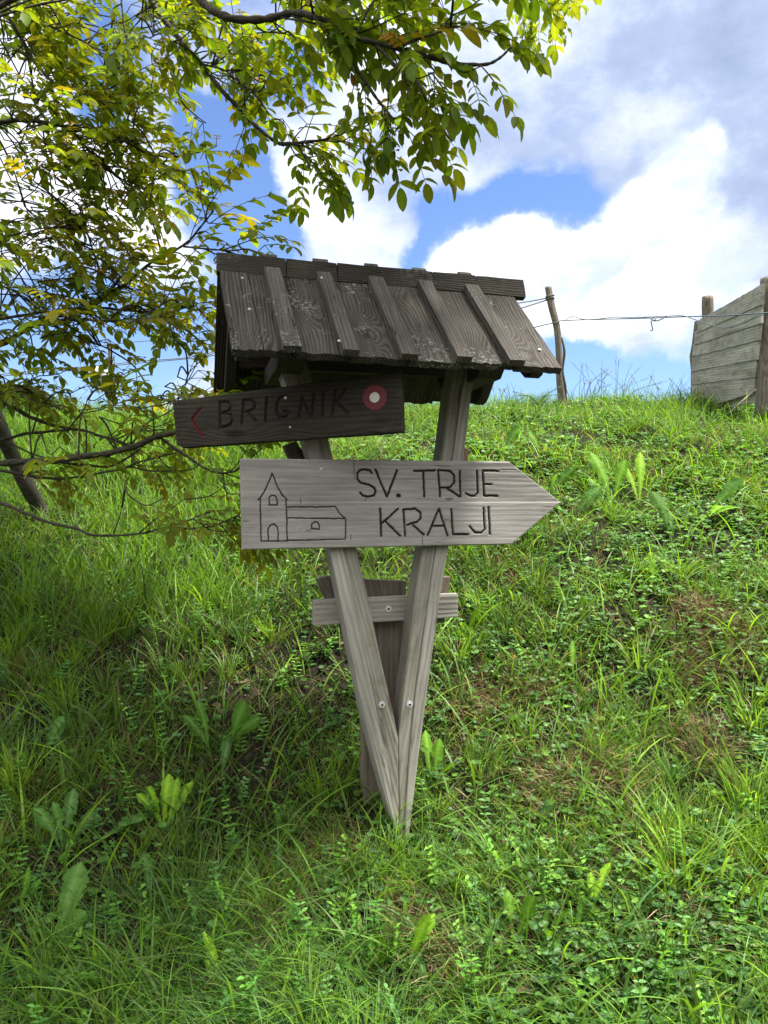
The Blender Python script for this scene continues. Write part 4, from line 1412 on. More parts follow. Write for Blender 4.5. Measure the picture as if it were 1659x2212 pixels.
G1 = (0.12, 0.26, 0.020); G2 = (0.075, 0.18, 0.026); G3 = (0.10, 0.22, 0.055); G4 = (0.17, 0.32, 0.020)
PLANTS = [
    (1322, 1088, 128, 4, 'tallest two-leaved broad weed standing just under the crest right of the sign', G1, 4, .3, .34, 0.05),
    (1378, 1095, 130, 2, 'bright upright toothed leaf right beside the tallest weed below the crest', G4, 5, .2, .26, 0.22),
    (1450, 1175, 130, 3, 'lobed weed with a pale midrib drooping leftward right of the arrow tip', G2, 4, .5, .30, -0.2),
    (1528, 1120, 95, 4, 'weed with glossy greyish leaves hanging over, far right on the upper bank', G3, 3, .9, .45, 0.5),
    (1243, 1118, 75, 5, 'low glossy lobed weed touching the tip of the arrow board', G3, 4, .9, .45, 0.5),
    (1190, 1070, 70, 4, 'dark drooping weed just above the arrow board shoulder', G2, 4, .9, .4, 0.6),
    (1170, 985, 60, 3, 'small upright weed between roof end and leaning post on the bank', G1, 3, .4, .35, .1),
    (1090, 975, 55, 4, 'rounded pale leaf weed beside the right post under the roof', G3, 0, .7, .6, .4),
    (1600, 1020, 40, 2, 'small pale leaf weed at the right border under the plank wall', G3, 0, .5, .4, .3),
    (745, 985, 55, 3, 'young weed above the long board between the two posts on the left', G1, 0, .4, .3, .1),
    (870, 985, 45, 3, 'leafy sprout above the middle of the long board', G1, 2, .5, .35, .1),
    (1412, 1258, 55, 2, 'single oval upright leaf on the mid slope at right', G1, 0, .3, .3, .05),
    (1240, 1480, 95, 2, 'long narrow upright leaf on the mid slope right of the posts', G1, 5, .3, .2, .12),
    (1330, 1500, 60, 2, 'greyish leaf lying across grass on the mid slope', G3, 2, .5, .3, .8),
    (1395, 1560, 50, 2, 'bright oval leaf pointing right on the mid slope', G4, 0, .3, .32, .75),
    (1010, 1370, 60, 2, 'oval bright leaf right beside the crossbar', G4, 0, .3, .3, .3),
    (935, 1700, 120, 4, 'broad dark-green leaves growing close to the right foot of the posts', G1, 2, .4, .3, .1),
    (456, 1626, 115, 4, 'upright toothed weed in the shade left of the posts', G2, 4, .4, .3, .0),
    (492, 1612, 100, 3, 'rounder-leaved weed leaning right in the shade left of the posts', G2, 0, .3, .34, .3),
    (478, 1690, 100, 2, 'narrow bluish leaf below the shaded weeds left of the posts', G3, 3, .3, .32, .0),
    (96, 1640, 95, 4, 'grey-green broad weed in the dark grass at the left border', G3, 3, .6, .4, .3),
    (45, 1700, 80, 3, 'yellow-green leaf pair at the far left border in the dark grass', G1, 0, .5, .28, .1),
    (135, 1838, 125, 7, 'large rosette with big toothed grey-green leaves at lower left', G3, 4, .8, .42, .15),
    (175, 1850, 120, 4, 'flat pale leaf spreading right beside the large rosette', G3, 0, .9, .4, .9),
    (354, 1800, 125, 6, 'tall bright dandelion-like weed left of the post foot', G4, 4, .35, .30, .05),
    (119, 2060, 180, 2, 'very large single toothed leaf with white midrib at lower left', (0.12, 0.26, 0.05), 0, .4, .40, -0.15),
    (40, 1985, 100, 3, 'twisted bright leaves at the left border above the very large leaf', G1, 2, .5, .28, .1),
    (322, 1935, 95, 3, 'lobed pale leaf standing alone in the lower left grass', G3, 3, .4, .36, .0),
    (476, 2155, 125, 3, 'bright yellow-green upright leaf at the bottom left of centre', G4, 2, .3, .26, -0.1),
    (150, 2160, 110, 2, 'grey leaf leaning right at the bottom left', G3, 2, .4, .30, .65),
    (433, 1985, 75, 2, 'small narrow leaf in the grass left of centre foreground', G1, 2, .4, .2, .0),
    (275, 2065, 95, 2, 'dull narrow lobed leaf leaning right in the lower left grass', G2, 3, .3, .26, .5),
    (331, 2060, 45, 1, 'little oval leaf in the lower left foreground', G1, 0, .3, .34, .0),
    (873, 2105, 145, 3, 'large bright toothed leaf leaning right below the post foot', G4, 3, .3, .26, .3),
    (922, 2155, 100, 2, 'grey-green toothed leaf at the bottom centre', G3, 3, .3, .28, .05),
    (813, 2085, 60, 2, 'short green leaf hidden in grass below the post foot', G1, 2, .3, .3, -.1),
    (690, 1930, 60, 2, 'rounded toothed pale leaf in the grass left of the post foot', G3, 0, .5, .85, .1),
    (530, 2130, 60, 3, 'broad yellowish leaf near the bottom left of centre', G4, 2, .6, .4, .6),
    (1158, 1815, 90, 3, 'pale oval leaf on a long stalk right of the post foot', G3, 0, .3, .34, .4),
    (1317, 1855, 95, 2, 'dark narrow upright leaf on the lower right slope', G1, 3, .3, .18, .05),
    (1278, 1990, 120, 3, 'long narrow leaf standing upright on the lower right slope', G4, 0, .25, .2, .05),
    (1250, 2030, 95, 3, 'broader toothed leaf beside the long narrow one at lower right', G2, 3, .3, .26, -.1),
    (1107, 2045, 120, 5, 'lobed yellow-green weed at the edge of the bare soil at bottom', G1, 4, .7, .28, .4),
    (1178, 2040, 80, 4, 'short broad weed right of the bare soil at bottom', G1, 3, .7, .34, .3),
    (1442, 2035, 60, 4, 'small rosette of folded leaves near a yellow flower at lower right', G1, 2, .7, .45, .4),
    (1402, 2065, 45, 1, 'tiny oval leaf under the folded rosette at lower right', G4, 0, .3, .5, .2),
    (1535, 1775, 100, 2, 'long sharply toothed leaf lying toward the right border', G2, 5, .3, .22, 1.1),
    (1635, 1840, 75, 3, 'upright leaf pair at the right border on the lower slope', G1, 0, .4, .26, .1),
    (1425, 1715, 70, 3, 'grey-green leaf bending left on the right slope', G3, 3, .5, .36, .5),
    (1360, 1800, 80, 2, 'bluish narrow leaf arching right across the lower right slope', G3, 1, .5, .22, .8),
    (1622, 2050, 60, 3, 'pale leafy weed at the right border near the bottom', G3, 2, .6, .3, .3),
]
for k, (px, py, h, nl, lab, tone, lob, spr, wr, ly) in enumerate(PLANTS):
    broad_plant(px, py, h, nl, lab, tone, k + 1, lob, spr, wr, abs(ly), 0.35, facing=(0.0 if ly >= 0 else pi) + 0.2 * ((k % 3) - 1), teeth=0.25 if lob or wr > .38 else 0)


# ---- yellow flowers
def flower(px, py, spx, label):
    x, y, z = hit(px, py + 26)
    root = empty('yellow_flower', (x, y, z))
    tag(root, label, 'flower', 'small yellow flowers in the grass')
    top = at(px, py, y)
    P = smooth_curve([(x, y, z - .01), ((x + top.x) / 2 + .006, y, (z + top.z) / 2), (top.x, y, top.z)], 5)
    V, L, C = tube_np(P, 0.0011, 5)
    o = mesh_np('stalk', V, L, C, M_herb, root, Matrix.Identity(4), col=np.tile((0.10, 0.2, 0.04), (len(V), 1)))
    R = spx / F * y
    acc = Acc()
    for k in range(5):
        a = k * 2 * pi / 5 + px
        X = np.array([[cos(a), sin(a) * .8 - .1, 0.55]]); N = np.array([[-cos(a) * .5, -sin(a) * .5 - .3, 1.0]])
        put_leaves(acc, ROUND, np.array([tuple(top)]), X, N, np.array([R]), np.array([R * 1.1]), np.array([[0.62, 0.45, 0.01]]))
    o = acc.build('petals', M_petal, root); o.matrix_basis = WM[root].inverted()


for px, py, s, lab in ((1496, 1998, 9, 'largest yellow flower on the lower right slope'), (1449, 1866, 7, 'yellow flower in the dry grass of the right slope'),
                       (1368, 2113, 7, 'yellow flower right of the bare soil, upper of two close ones'), (1351, 2147, 7, 'yellow flower nearest the bottom border'),
                       (1520, 2049, 5, 'tiny yellow flower below the largest one'), (1527, 1775, 5, 'tiny yellow flower by the long toothed leaf at right')):
    flower(px, py, s, lab)


# ---- bracken on the skyline
def fern(px, py, hpx, label, Y=6.9, lean=1):
    b = at(px, py, Y); z = float(ground(b.x, b.y))
    root = empty('fern', (b.x, b.y, z)); tag(root, label, 'fern')
    H = hpx / F * Y
    acc = Acc()
    for f in range(4):
        az = (0.2 if f % 2 == 0 else pi - .2) + (f - 1.5) * .5
        P = smooth_curve([(b.x, b.y, z), (b.x + cos(az) * H * .25, b.y + sin(az) * H * .2, z + H * .6), (b.x + cos(az) * H * .9, b.y + sin(az) * H * .4, z + H * (.95 - .1 * f))], 9)
        V, L, C = tube_np(P, 0.003, 4); acc.add(V, L, C, np.array([[.09, .16, .04]]))
        T = np.gradient(P, axis=0); T /= np.linalg.norm(T, axis=1, keepdims=True)
        for i in range(5, len(P)):
            s = H * .26 * (1 - (i - 5) / (len(P) - 4.5)) + .01
            for sg in (-1, 1):
                sd_ = np.cross(T[i], [0, -1, .3]) * sg; sd_ /= np.linalg.norm(sd_)
                for q in range(6):
                    c0 = P[i] + sd_ * s * (q / 6)
                    for s2 in (-1, 1):
                        put_leaves(acc, OVAL, c0[None], (T[i] * s2 + sd_ * .6)[None], np.array([[0, -.8, .6]]), np.array([s * .22 * (1.1 - q / 7)]), np.array([s * .2]), np.array([[.10, .20, .05]]))
    o = acc.build('frond', M_herb, root); o.matrix_basis = WM[root].inverted()


fern(1160, 905, 62, 'bracken fern rising above the crest left of the leaning post')
fern(1100, 935, 40, 'small fern on the crest close to the roof end', 6.6)


# ---- seed stalks standing against the sky
def stalk_group():
    r = np.random.default_rng(91)
    acc = Acc()
    xs = np.concatenate([r.uniform(1225, 1360, 30), r.uniform(1370, 1500, 18), r.uniform(860, 950, 16), r.uniform(90, 420, 50), r.uniform(1050, 1120, 10)])
    for px in xs:
        Y = r.uniform(6.7, 7.6)
        X = (px - 829.5) / F * Y; z = float(ground(X, Y))
        h = r.uniform(.16, .42) * (1.1 if px < 450 or 1225 < px < 1360 else .7)
        lx = r.normal(0, .16)
        P = smooth_curve([(X, Y, z), (X + lx * .3, Y, z + h * .6), (X + lx * 1.1, Y, z + h)], 4)
        V, L, C = tube_np(P, np.linspace(.0026, .0012, len(P)), 4); acc.add(V, L, C, np.array([[.13, .15, .07]]))
        if r.random() < .6:
            for q in range(8):
                p = P[-1] + (P[-1] - P[-3]) * (q / 8 - .9)
                put_leaves(acc, OVAL, p[None], np.array([[r.normal(0, .5), r.normal(0, .3), 1]]), np.array([[0, -1, 0.1]]), np.array([.016]), np.array([.010]), np.array([[.20, .19, .11]]))
    o = acc.build('seed_grass', M_herb)
    tag(o, 'thin flowering grass stalks standing against the sky along the crest', 'seed grass', kind='stuff')


stalk_group()

# ================================================================== THE WALNUT TREE
LEAFLET = leaf_shape([0, .10, .30, .55, .78, .92, 1.0], [0, .15, .26, .29, .215, .105, 0.0], 0.25, 0.25)
tb_ = hit(95, 1118)
tree = empty('walnut_tree', (tb_[0], tb_[1], tb_[2]))
tag(tree, 'young walnut tree with yellow-green and bronze leaves arching over from the left', 'tree')


def tree_part(name, accum, mat, smooth=True):
    o = accum.build(name, mat, tree, smooth=smooth)
    o.matrix_basis = WM[tree].inverted()
    return o


# limbs as (px, py, distance) and radii in metres
TRUNK = [[(97, 1135, tb_[1]), (84, 1095, 4.12), (60, 1050, 4.05), (32, 995, 4.0), (0, 920, 3.9), (-50, 760, 3.8), (-70, 500, 3.6), (-60, 200, 3.4), (40, -120, 3.2), (220, -420, 2.9)]]
STEM2 = [(-260, 1400, 3.2), (-230, 1150, 3.15), (-210, 1010, 3.1), (-190, 800, 3.0), (-170, 500, 2.9), (-150, 100, 2.8), (-60, -250, 2.6), (200, -500, 2.3)]
LIMBS = [
    ([(200, -330, 2.8), (300, -90, 2.75), (327, 0, 2.7), (393, 91, 2.65), (436, 138, 2.65), (476, 193, 2.6), (520, 240, 2.6), (567, 284, 2.55), (603, 309, 2.55), (622, 312, 2.55), (682, 305, 2.5), (755, 284, 2.5)], .013, .0035),
    ([(603, 309, 2.55), (640, 313, 2.5), (652, 325, 2.5), (673, 365, 2.45)], .006, .003),
    ([(210, -380, 2.4), (350, -120, 2.3), (429, -4, 2.25), (487, 36, 2.2), (560, 42, 2.2), (630, 28, 2.2), (686, 41, 2.15), (729, 69, 2.15), (789, 88, 2.1), (858, 103, 2.1), (918, 118, 2.05), (979, 135, 2.05), (1043, 140, 2.0), (1078, 125, 2.0), (1106, 101, 2.0)], .015, .0028),
    ([(805, 92, 2.1), (815, 101, 2.1), (858, 142, 2.05), (901, 185, 2.0), (915, 215, 2.0)], .006, .003),
    ([(686, 45, 2.15), (760, 140, 2.15), (811, 205, 2.1), (835, 235, 2.1), (850, 258, 2.1)], .006, .003),
    ([(858, 103, 2.1), (890, 90, 2.1), (935, 75, 2.1), (975, 55, 2.1)], .005, .003),
    ([(-60, -60, 3.3), (0, 11, 3.2), (47, 84, 3.2), (80, 138, 3.15), (120, 182, 3.1), (160, 193, 3.1), (233, 193, 3.0)], .013, .004),
    ([(0, 11, 3.2), (60, 40, 3.2), (130, 66, 3.1), (190, 95, 3.1), (240, 140, 3.1)], .006, .003),
    ([(-60, 270, 3.1), (15, 262, 3.1), (58, 260, 3.1), (127, 271, 3.1), (204, 291, 3.05), (269, 306, 3.0), (316, 329, 3.0), (382, 340, 2.95), (433, 327, 2.9)], .012, .003),
    ([(150, 275, 3.1), (207, 342, 3.1), (255, 382, 3.05), (313, 407, 3.0)], .006, .003),
    ([(120, 700, 3.3), (180, 668, 3.2), (233, 633, 3.1), (276, 611, 3.0), (327, 567, 2.9), (397, 531, 2.8), (429, 495, 2.75), (462, 455, 2.7)], .009, .003),
    ([(397, 533, 2.8), (440, 537, 2.75), (487, 542, 2.7), (538, 538, 2.65), (578, 560, 2.6)], .004, .002),
    ([(233, 640, 3.1), (220, 600, 3.1), (200, 540, 3.1), (185, 500, 3.1)], .006, .003),
    ([(-100, 790, 3.4), (0, 744, 3.3), (50, 714, 3.3), (109, 687, 3.25), (185, 671, 3.2), (228, 640, 3.15), (260, 600, 3.1)], .016, .005),
    ([(109, 694, 3.3), (185, 690, 3.2), (230, 695, 3.1), (274, 690, 3.1)], .008, .003),
    ([(140, 668, 3.25), (198, 664, 3.2), (280, 672, 3.1), (360, 676, 3.0), (417, 658, 2.9)], .007, .003),
    ([(109, 694, 3.25), (139, 714, 3.2), (198, 740, 3.1), (235, 755, 3.1)], .005, .003),
    ([(-120, 690, 3.3), (-40, 692, 3.3), (40, 682, 3.25), (100, 674, 3.2)], .010, .006),
    ([(-120, 830, 3.3), (0, 866, 3.2), (76, 906, 3.15), (149, 926, 3.1), (185, 932, 3.1), (281, 962, 3.0)], .013, .004),
    ([(-100, 975, 3.3), (0, 949, 3.2), (79, 934, 3.15), (149, 930, 3.1)], .009, .006),
    ([(-150, 1002, 3.0), (0, 1000, 2.9), (132, 992, 2.8), (231, 979, 2.72), (290, 965, 2.66), (331, 949, 2.62), (374, 936, 2.58), (430, 915, 2.5), (480, 890, 2.45)], .016, .007),
    ([(350, 949, 2.62), (397, 982, 2.6), (456, 1018, 2.55), (506, 1018, 2.5), (522, 1006, 2.48)], .006, .0025),
    ([(-20, 940, 3.2), (10, 952, 3.2), (60, 975, 3.1), (109, 992, 3.05)], .006, .003),
    ([(132, 998, 2.85), (190, 1006, 2.8), (231, 1008, 2.8), (274, 992, 2.75), (304, 969, 2.7)], .006, .003),
    ([(-100, 1010, 3.1), (0, 1016, 3.0), (122, 1033, 2.95), (241, 1018, 2.9), (300, 1000, 2.85), (364, 982, 2.8)], .008, .003),
    ([(280, 1008, 2.87), (330, 1018, 2.85), (400, 1015, 2.8), (430, 1004, 2.8)], .004, .002),
    ([(-120, 1040, 2.9), (0, 1084, 2.8), (73, 1117, 2.75), (159, 1141, 2.7), (198, 1154, 2.65), (294, 1154, 2.6), (364, 1137, 2.55), (427, 1116, 2.5)], .0085, .0025),
    ([(364, 1139, 2.55), (436, 1141, 2.5), (480, 1130, 2.5), (516, 1114, 2.5)], .004, .002),
    ([(149, 926, 3.1), (165, 905, 3.1), (184, 880, 3.05), (190, 860, 3.05)], .004, .002),
    ([(70, 934, 3.15), (80, 900, 3.15), (92, 868, 3.1)], .004, .002),
    ([(333, 945, 2.62), (331, 915, 2.6), (329, 880, 2.6)], .004, .002),
    ([(246, 1150, 2.62), (258, 1120, 2.62), (266, 1095, 2.6)], .003, .0015),
    ([(160, 1141, 2.7), (178, 1120, 2.7)], .002, .0012),
    ([(300, 1152, 2.6), (345, 1115, 2.6), (395, 1080, 2.6)], .003, .0015),
    ([(381, 870, 2.9), (395, 845, 2.9), (405, 810, 2.9)], .0035, .002),
    ([(240, 745, 3.3), (240, 775, 3.3)], .004, .003),
    ([(263, -20, 2.7), (268, 60, 2.7), (276, 100, 2.7)], .004, .003),
    ([(300, -60, 2.6), (330, 60, 2.6), (333, 75, 2.6)], .004, .002),
    ([(436, 138, 2.65), (480, 150, 2.6), (520, 180, 2.55), (545, 195, 2.5)], .004, .002),
    ([(500, -200, 2.3), (560, -80, 2.3), (640, -40, 2.3), (760, -30, 2.25), (880, -60, 2.2), (1010, -70, 2.2), (1100, -50, 2.3), (1180, -20, 2.4)], .010, .003),
    ([(210, -380, 2.4), (500, -600, 2.2), (900, -650, 2.0), (1400, -600, 1.9)], .014, .004),  # unseen limb added to carry the shading leaves overhead
    ([(380, 190, 2.8), (400, 230, 2.8), (445, 265, 2.7)], .004, .002),
]
wood_acc = Acc()
branch_pts = []
for pts in TRUNK:
    P = smooth_curve([tuple(at(*p)) for p in pts], 8)
    V, L, C = tube_np(P, np.linspace(.044, .025, len(P)), 14)
    ctr = np.repeat(P, 14, axis=0); V = ctr + (V - ctr) * (0.9 + .25 * vnoise(V[:, 0] * 20, V[:, 2] * 9, 1, 4))[:, None]
    ta = Acc(); ta.add(V, L, C); trunkA = P
    tree_part('trunk', ta, M_bark)
P = smooth_curve([tuple(at(*p)) for p in STEM2], 8)
g0 = float(ground(P[0][0], P[0][1])); P[0][2] = min(P[0][2], g0 - .05)
ta = Acc(); ta.add(*tube_np(P, np.linspace(.045, .02, len(P)), 12)); tree_part('trunk', ta, M_bark); trunkB = P
TRK = np.vstack([trunkA, trunkB])
for pts, r0, r1 in LIMBS:
    P = smooth_curve([tuple(at(*p)) for p in pts], 6)
    offx = pts[0][0] < -10 or pts[0][1] < -10
    if offx:                                        # carry the limb on to a trunk outside the picture
        d = np.linalg.norm(TRK - P[0], axis=1) + 2.0 * np.clip(TRK[:, 2] - P[0][2] + .1, 0, 9)
        k = int(np.argmin(d)); q = TRK[k]
        mid = (q + P[0]) / 2 + np.array([0, 0, .04])
        P = np.vstack([smooth_curve([q, mid, P[0]], 5)[:-1], P])
    jit = (np.stack([vnoise(P[:, 0] * 14, P[:, 2] * 14, 1, k) for k in (31, 32, 33)], -1) - .5) * 0.009
    P = P + jit * np.linspace(.4, 1, len(P))[:, None]
    rad = np.linspace(r0, r1, len(P)) * (1 + .18 * np.sin(np.arange(len(P)) * 2.3))
    wood_acc.add(*tube_np(P, rad, 8))
    branch_pts.append(P)
BP = np.vstack(branch_pts)

r_ = np.random.default_rng(5)
leafA = Acc(); rach = Acc()


def compound(base, d, L, young, size, droop=0.5, pairs=3):
    """pinnate leaf: rachis from base along d, drooping, with paired leaflets"""
    d = d / np.linalg.norm(d)
    K = 7; pts = [base]; dd = d.copy(); p = base.copy()
    for i in range(K):
        dd = dd + np.array([0, 0, -droop * .16]); dd /= np.linalg.norm(dd)
        p = p + dd * L / K; pts.append(p.copy())
    pts = np.array(pts)
    rc = np.array([[0.14, 0.16, 0.03]]) if young < .5 else np.array([[0.20, 0.08, 0.03]])
    V, Lp, C = tube_np(pts, np.linspace(.0018, .0009, len(pts)) * (.6 + size / .08 * .5), 4); rach.add(V, Lp, C, rc)
    T = np.gradient(pts, axis=0); T /= np.linalg.norm(T, axis=1, keepdims=True)
    upv = np.array([r_.normal(0, .18), r_.normal(0, .18), 1.0])
    pos, X, N, S = [], [], [], []
    ts = np.linspace(.30, .93, pairs)
    for j, t in enumerate(ts):
        f = t * K; i = int(f); c = pts[i] + (pts[min(i + 1, K)] - pts[i]) * (f - i); tn = T[i]
        side = np.cross(tn, upv); side /= np.linalg.norm(side) + 1e-9
        sc = (.62 + .38 * t) if j < pairs - 1 or pairs < 3 else 1.0
        for sg in (-1, 1):
            a = radians(r_.normal(58, 9))
            dr = tn * cos(a) + side * sg * sin(a) + np.array([0, 0, -.04 - droop * .25 + r_.normal(0, .12)])
            pos.append(c); X.append(dr); S.append(size * sc * r_.uniform(.85, 1.1)); N.append(upv + side * sg * .25 + r_.normal(0, .16, 3))
    pos.append(pts[-1]); X.append(T[-1] + np.array([0, 0, -.25])); S.append(size * 1.12); N.append(upv + r_.normal(0, .15, 3))
    pos, X, N, S = map(np.array, (pos, X, N, S))
    n = len(S)
    g = np.array([0.100, 0.170, 0.014]); yg = np.array([0.165, 0.210, 0.018]); br = np.array([0.21, 0.115, 0.030]); rd = np.array([0.22, 0.055, 0.032])
    if young < .45: base_c = g + (yg - g) * (young / .45)
    elif young < .8: base_c = yg + (br - yg) * ((young - .45) / .35)
    else: base_c = br + (rd - br) * ((young - .8) / .2)
    cols = base_c[None] * r_.uniform(.75, 1.25, (n, 1)) * (1 + r_.normal(0, .06, (n, 3)))
    asp = .88 if young < .6 else .62
    put_leaves(leafA, LEAFLET, pos, X, N, S, S * asp * r_.uniform(.85, 1.1, n), np.clip(cols, 0.004, 1), 1.22)


def twig(base, d, L, size, nl=4, young=0.2, droop=.5, connect=True, r=.0028):
    """shoot with compound leaves; joined back to the nearest branch"""
    d = d / np.linalg.norm(d)
    if connect:
        dist = np.linalg.norm(BP - base, axis=1); k = int(np.argmin(dist))
        if dist[k] <= .13: base = BP[k].copy()
        elif dist[k] < .6:
            q = BP[k]; mid = (q + base) / 2 + np.array([0, 0, .03]) + r_.normal(0, .005, 3)
            wood_acc.add(*tube_np(smooth_curve([q, mid, base], 4), np.linspace(r * 1.4, r, 9), 5))
    p1 = base + d * L * .5 + r_.normal(0, .012, 3); p2 = base + d * L + np.array([0, 0, .02]) + r_.normal(0, .012, 3)
    P = smooth_curve([base, p1, p2], 4)
    wood_acc.add(*tube_np(P, np.linspace(r, r * .6, len(P)), 5))
    for i in range(nl):
        t = 1.0 if i < 2 else r_.uniform(.25, .95)
        c = P[min(len(P) - 1, int(t * (len(P) - 1)))]
        a = r_.uniform(-1.3, 1.3)
        dx = np.array([d[0] * cos(a) - d[1] * sin(a), d[0] * sin(a) + d[1] * cos(a), d[2] + r_.uniform(-.35, .3)])
        y_ = np.clip(young + r_.normal(0, .14) + (.15 if i == 0 else 0), 0, 1)
        s = size * .88 * r_.uniform(.75, 1.12) * (.62 if y_ > .6 else 1)
        compound(c, dx, s * r_.uniform(2.8, 3.6), y_, s, droop, pairs=int(r_.integers(3, 5)))


def in_poly(x, y, poly):
    c = False; n = len(poly)
    for i in range(n):
        x0, y0 = poly[i]; x1, y1 = poly[(i + 1) % n]
        if (y0 > y) != (y1 > y) and x < (x1 - x0) * (y - y0) / (y1 - y0) + x0: c = not c
    return c


def fill(poly, depth, n, size, dirv, young=.2, droop=.28, L=.13, nl=3):
    size *= .88; n = int(n * (1.8 if max(p[0] for p in poly) <= 420 else 1.15))
    xs = [p[0] for p in poly]; ys = [p[1] for p in poly]
    k = 0; tries = 0
    while k < n and tries < n * 40:
        tries += 1
        x = r_.uniform(min(xs), max(xs)); y = r_.uniform(min(ys), max(ys))
        if not in_poly(x, y, poly): continue
        Y = r_.uniform(*depth)
        d = np.array(dirv) + r_.normal(0, .4, 3)
        twig(np.array(at(x, y, Y)), d, r_.uniform(.5, 1.3) * L, size * r_.uniform(.8, 1.15), nl, young, droop)
        k += 1


R_ = (1, -.15, -.05)
# upper left mass
fill([(-20, -10), (250, -10), (300, 60), (260, 130), (150, 60), (60, 60), (-20, 120)], (2.9, 3.5), 15, .072, R_, .25)
fill([(-20, 90), (120, 130), (230, 170), (330, 190), (400, 240), (380, 290), (280, 330), (120, 330), (-20, 300)], (2.8, 3.5), 32, .068, R_, .28)
fill([(270, -10), (480, -10), (560, 60), (540, 150), (430, 180), (330, 130)], (2.4, 3.1), 24, .068, R_, .2)
fill([(-20, 290), (280, 310), (360, 350), (380, 400), (330, 450), (180, 420), (-20, 400)], (2.8, 3.5), 26, .068, R_, .38)
fill([(-20, 400), (180, 430), (300, 440), (350, 470), (290, 490), (130, 500), (-20, 520)], (2.8, 3.5), 20, .062, R_, .45)
fill([(-20, 520), (110, 500), (200, 540), (240, 620), (160, 640), (-20, 640)], (2.8, 3.6), 18, .062, R_, .42)
fill([(-20, 620), (230, 600), (330, 590), (400, 620), (410, 680), (330, 710), (180, 720), (60, 700), (-20, 680)], (2.7, 3.4), 26, .064, R_, .38)
fill([(200, 680), (330, 680), (400, 700), (400, 740), (330, 745), (230, 730)], (2.8, 3.3), 7, .06, R_, .35)
fill([(-20, 690), (40, 690), (100, 740), (120, 800), (80, 860), (-20, 880)], (2.8, 3.4), 11, .062, R_, .45)
fill([(110, 850), (200, 850), (340, 830), (420, 800), (440, 840), (400, 880), (300, 920), (180, 900)], (2.6, 3.3), 18, .062, R_, .38)
fill([(40, 930), (180, 900), (330, 890), (380, 920), (330, 950), (200, 970), (60, 980)], (2.7, 3.2), 10, .056, R_, .3)
fill([(380, 900), (400, 880), (440, 860), (400, 910)], (2.45, 2.6), 2, .055, R_, .25)
# leaves hanging around the end of the dark board and beside the long board
fill([(430, 985), (540, 985), (560, 1000), (500, 1010)], (2.5, 2.62), 4, .060, R_, .3)
fill([(230, 1065), (420, 1075), (500, 1060), (520, 1110), (440, 1120), (400, 1090)], (2.45, 2.6), 7, .058, R_, .42, droop=.4)
fill([(480, 1110), (515, 1110), (520, 1160)], (2.42, 2.5), 3, .058, (.6, 0, -.5), .4)
fill([(-20, 1030), (140, 1040), (60, 1080)], (2.8, 3.0), 3, .055, R_, .5)
# middle top
fill([(440, -60), (640, -60), (800, -60), (990, -60), (1010, 10), (900, 50), (760, 30), (640, 0), (560, 20), (470, 0)], (2.0, 2.6), 20, .068, R_, .12)
fill([(520, 0), (700, 0), (820, 40), (960, 60), (990, 120), (930, 150), (800, 110), (700, 90), (600, 80)], (2.0, 2.5), 14, .070, (.9, -.1, -.1), .15)
fill([(440, 90), (600, 90), (640, 150), (620, 190), (560, 180), (480, 160)], (2.4, 2.8), 9, .064, R_, .25)
fill([(850, 110), (940, 130), (930, 170), (870, 180)], (2.0, 2.2), 4, .068, (.4, -.1, -.8), .12, droop=.45)
fill([(990, 60), (1030, 70), (1025, 90), (980, 100)], (2.0, 2.1), 2, .070, (.6, 0, -.7), .15, droop=.45, nl=3)
fill([(800, 150), (880, 170), (870, 215), (830, 210)], (2.05, 2.2), 3, .068, (.3, -.1, -.9), .15, droop=.45)
fill([(580, 230), (680, 240), (720, 260), (660, 290), (600, 280)], (2.4, 2.55), 6, .068, (.6, -.1, -.4), .14, droop=.35)
fill([(680, 290), (760, 280), (770, 310), (700, 320)], (2.45, 2.55), 3, .045, R_, .6)
fill([(520, 200), (580, 220), (540, 230)], (2.5, 2.6), 2, .068, (.1, 0, -1), .15, droop=.45)
fill([(380, 510), (440, 470), (470, 460), (440, 520)], (2.6, 2.8), 4, .045, (1, 0, .1), .6)
fill([(400, 525), (520, 535), (430, 545)], (2.6, 2.75), 3, .06, R_, .3)
# top right spray
fill([(1050, -60), (1190, -50), (1220, -20), (1100, -20)], (2.7, 3.1), 12, .055, (.6, 0, -.6), .2)
# unseen crown added above and beside the picture to shade the bank
fill([(-700, -900), (500, -900), (800, -60), (-20, -30), (-100, 500), (-700, 500)], (1.8, 3.8), 0, .085, R_, .15, nl=5, L=.2)
fill([(-500, -700), (300, -700), (500, -150), (0, -60), (-100, 300), (-500, 300)], (2.9, 4.6), 150, .095, R_, .15, nl=6, L=.2)
fill([(500, -900), (1450, -900), (1350, -430), (500, -420)], (1.5, 2.4), 50, .09, R_, .15, nl=5, L=.2)
fill([(-500, 400), (-60, 400), (-40, 900), (-500, 900)], (2.6, 3.8), 25, .08, R_, .2, nl=5, L=.2)

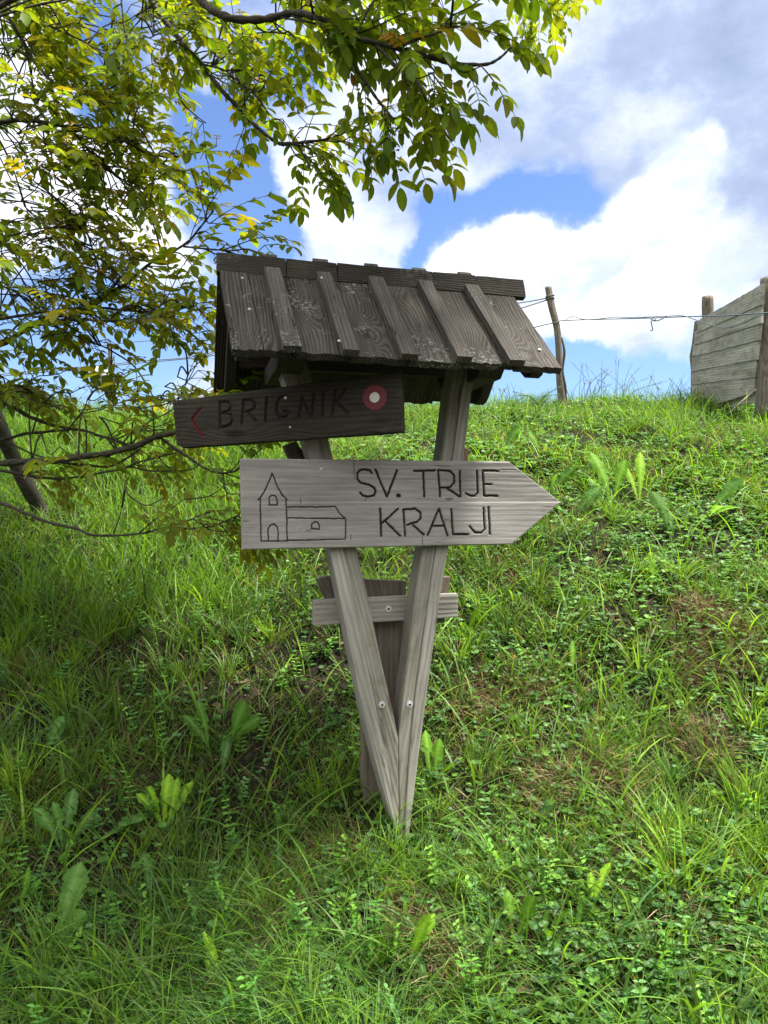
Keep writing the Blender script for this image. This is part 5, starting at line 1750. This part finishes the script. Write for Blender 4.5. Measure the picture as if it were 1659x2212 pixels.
# shoots along every limb's outer half
for P, (pts, r0, r1) in zip(branch_pts, LIMBS):
    ln = np.linalg.norm(np.diff(P, axis=0), axis=1).sum()
    bare = pts[-1][1] > 895 or r1 >= .005
    n = int(ln * (1.0 if bare else 3.0)) + (0 if bare else 1)
    for k in range(n):
        t = r_.uniform(.45 if not bare else .75, 1.0); i = min(len(P) - 2, int(t * (len(P) - 1)))
        T = P[i + 1] - P[i]; T /= np.linalg.norm(T) + 1e-9
        d = T + r_.normal(0, .5, 3)
        if pts[-1][0] in (1106,) and t > .88: continue
        Yd = P[i][1]
        twig(P[i], d, r_.uniform(.03, .09), r_.uniform(.055, .075), int(r_.integers(2, 4)), r_.uniform(.05, .5), .3, connect=False)

tree_part('branches', wood_acc, M_bark)
tree_part('leaf_stalks', rach, M_herb)
tree_part('crown', leafA, M_leaf, smooth=True)


# ================================================================== BUSHES BEHIND
def bush(c, R, n, seed, label, tone):
    root = empty('bush', (c[0], c[1], float(ground(c[0], c[1]))))
    tag(root, label, 'bush', 'bushes on the left crest')
    r = np.random.default_rng(seed)
    acc = Acc(); st = Acc()
    b = np.array([c[0], c[1], float(ground(c[0], c[1]))])
    for k in range(16):
        tip_ = b + np.array([r.normal(0, R[0] * .5), r.normal(0, R[1] * .5), R[2] * r.uniform(.5, 1)])
        st.add(*tube_np(smooth_curve([b, (b + tip_) / 2 + r.normal(0, .03, 3), tip_], 4), np.linspace(.008, .003, 9), 5))
    a = r.random(n) * 2 * pi; u = r.random(n); rr = np.sqrt(r.random(n)) * (1 - .5 * u ** 2)
    lump = .7 + .6 * vnoise(np.cos(a) * 2 + seed, u * 5, 1.5, 3)
    pos = b + np.stack([np.cos(a) * rr * R[0] * lump, np.sin(a) * rr * R[1] * lump, u * R[2] * (.75 + .4 * lump)], -1)
    X = r.normal(0, 1, (n, 3)); X[:, 2] -= .3
    N = np.stack([r.normal(0, .5, n), r.normal(-.3, .5, n), np.ones(n)], -1)
    s = r.uniform(.025, .05, n)
    put_leaves(acc, OVAL, pos, X, N, s, s * 1.2, np.array(tone)[None] * r.uniform(.6, 1.4, (n, 1)))
    o = st.build('stems', M_bark, root, smooth=True); o.matrix_basis = WM[root].inverted()
    o = acc.build('foliage', M_herb, root); o.matrix_basis = WM[root].inverted()


for px, Y, R, n, sd_, lab in ((20, 7.2, (.5, .4, .36), 3200, 1, 'dark green bush at the left border below the crest'),
                              (-90, 7.3, (.55, .4, .45), 3200, 2, 'outermost dark bush partly cut by the left border'),
                              (100, 7.5, (.38, .3, .26), 2200, 3, 'lower green bush right of the border bush on the left crest')):
    X = (px - 829.5) / F * Y
    bush((X, Y), R, n, sd_, lab, (0.035, 0.085, 0.022))
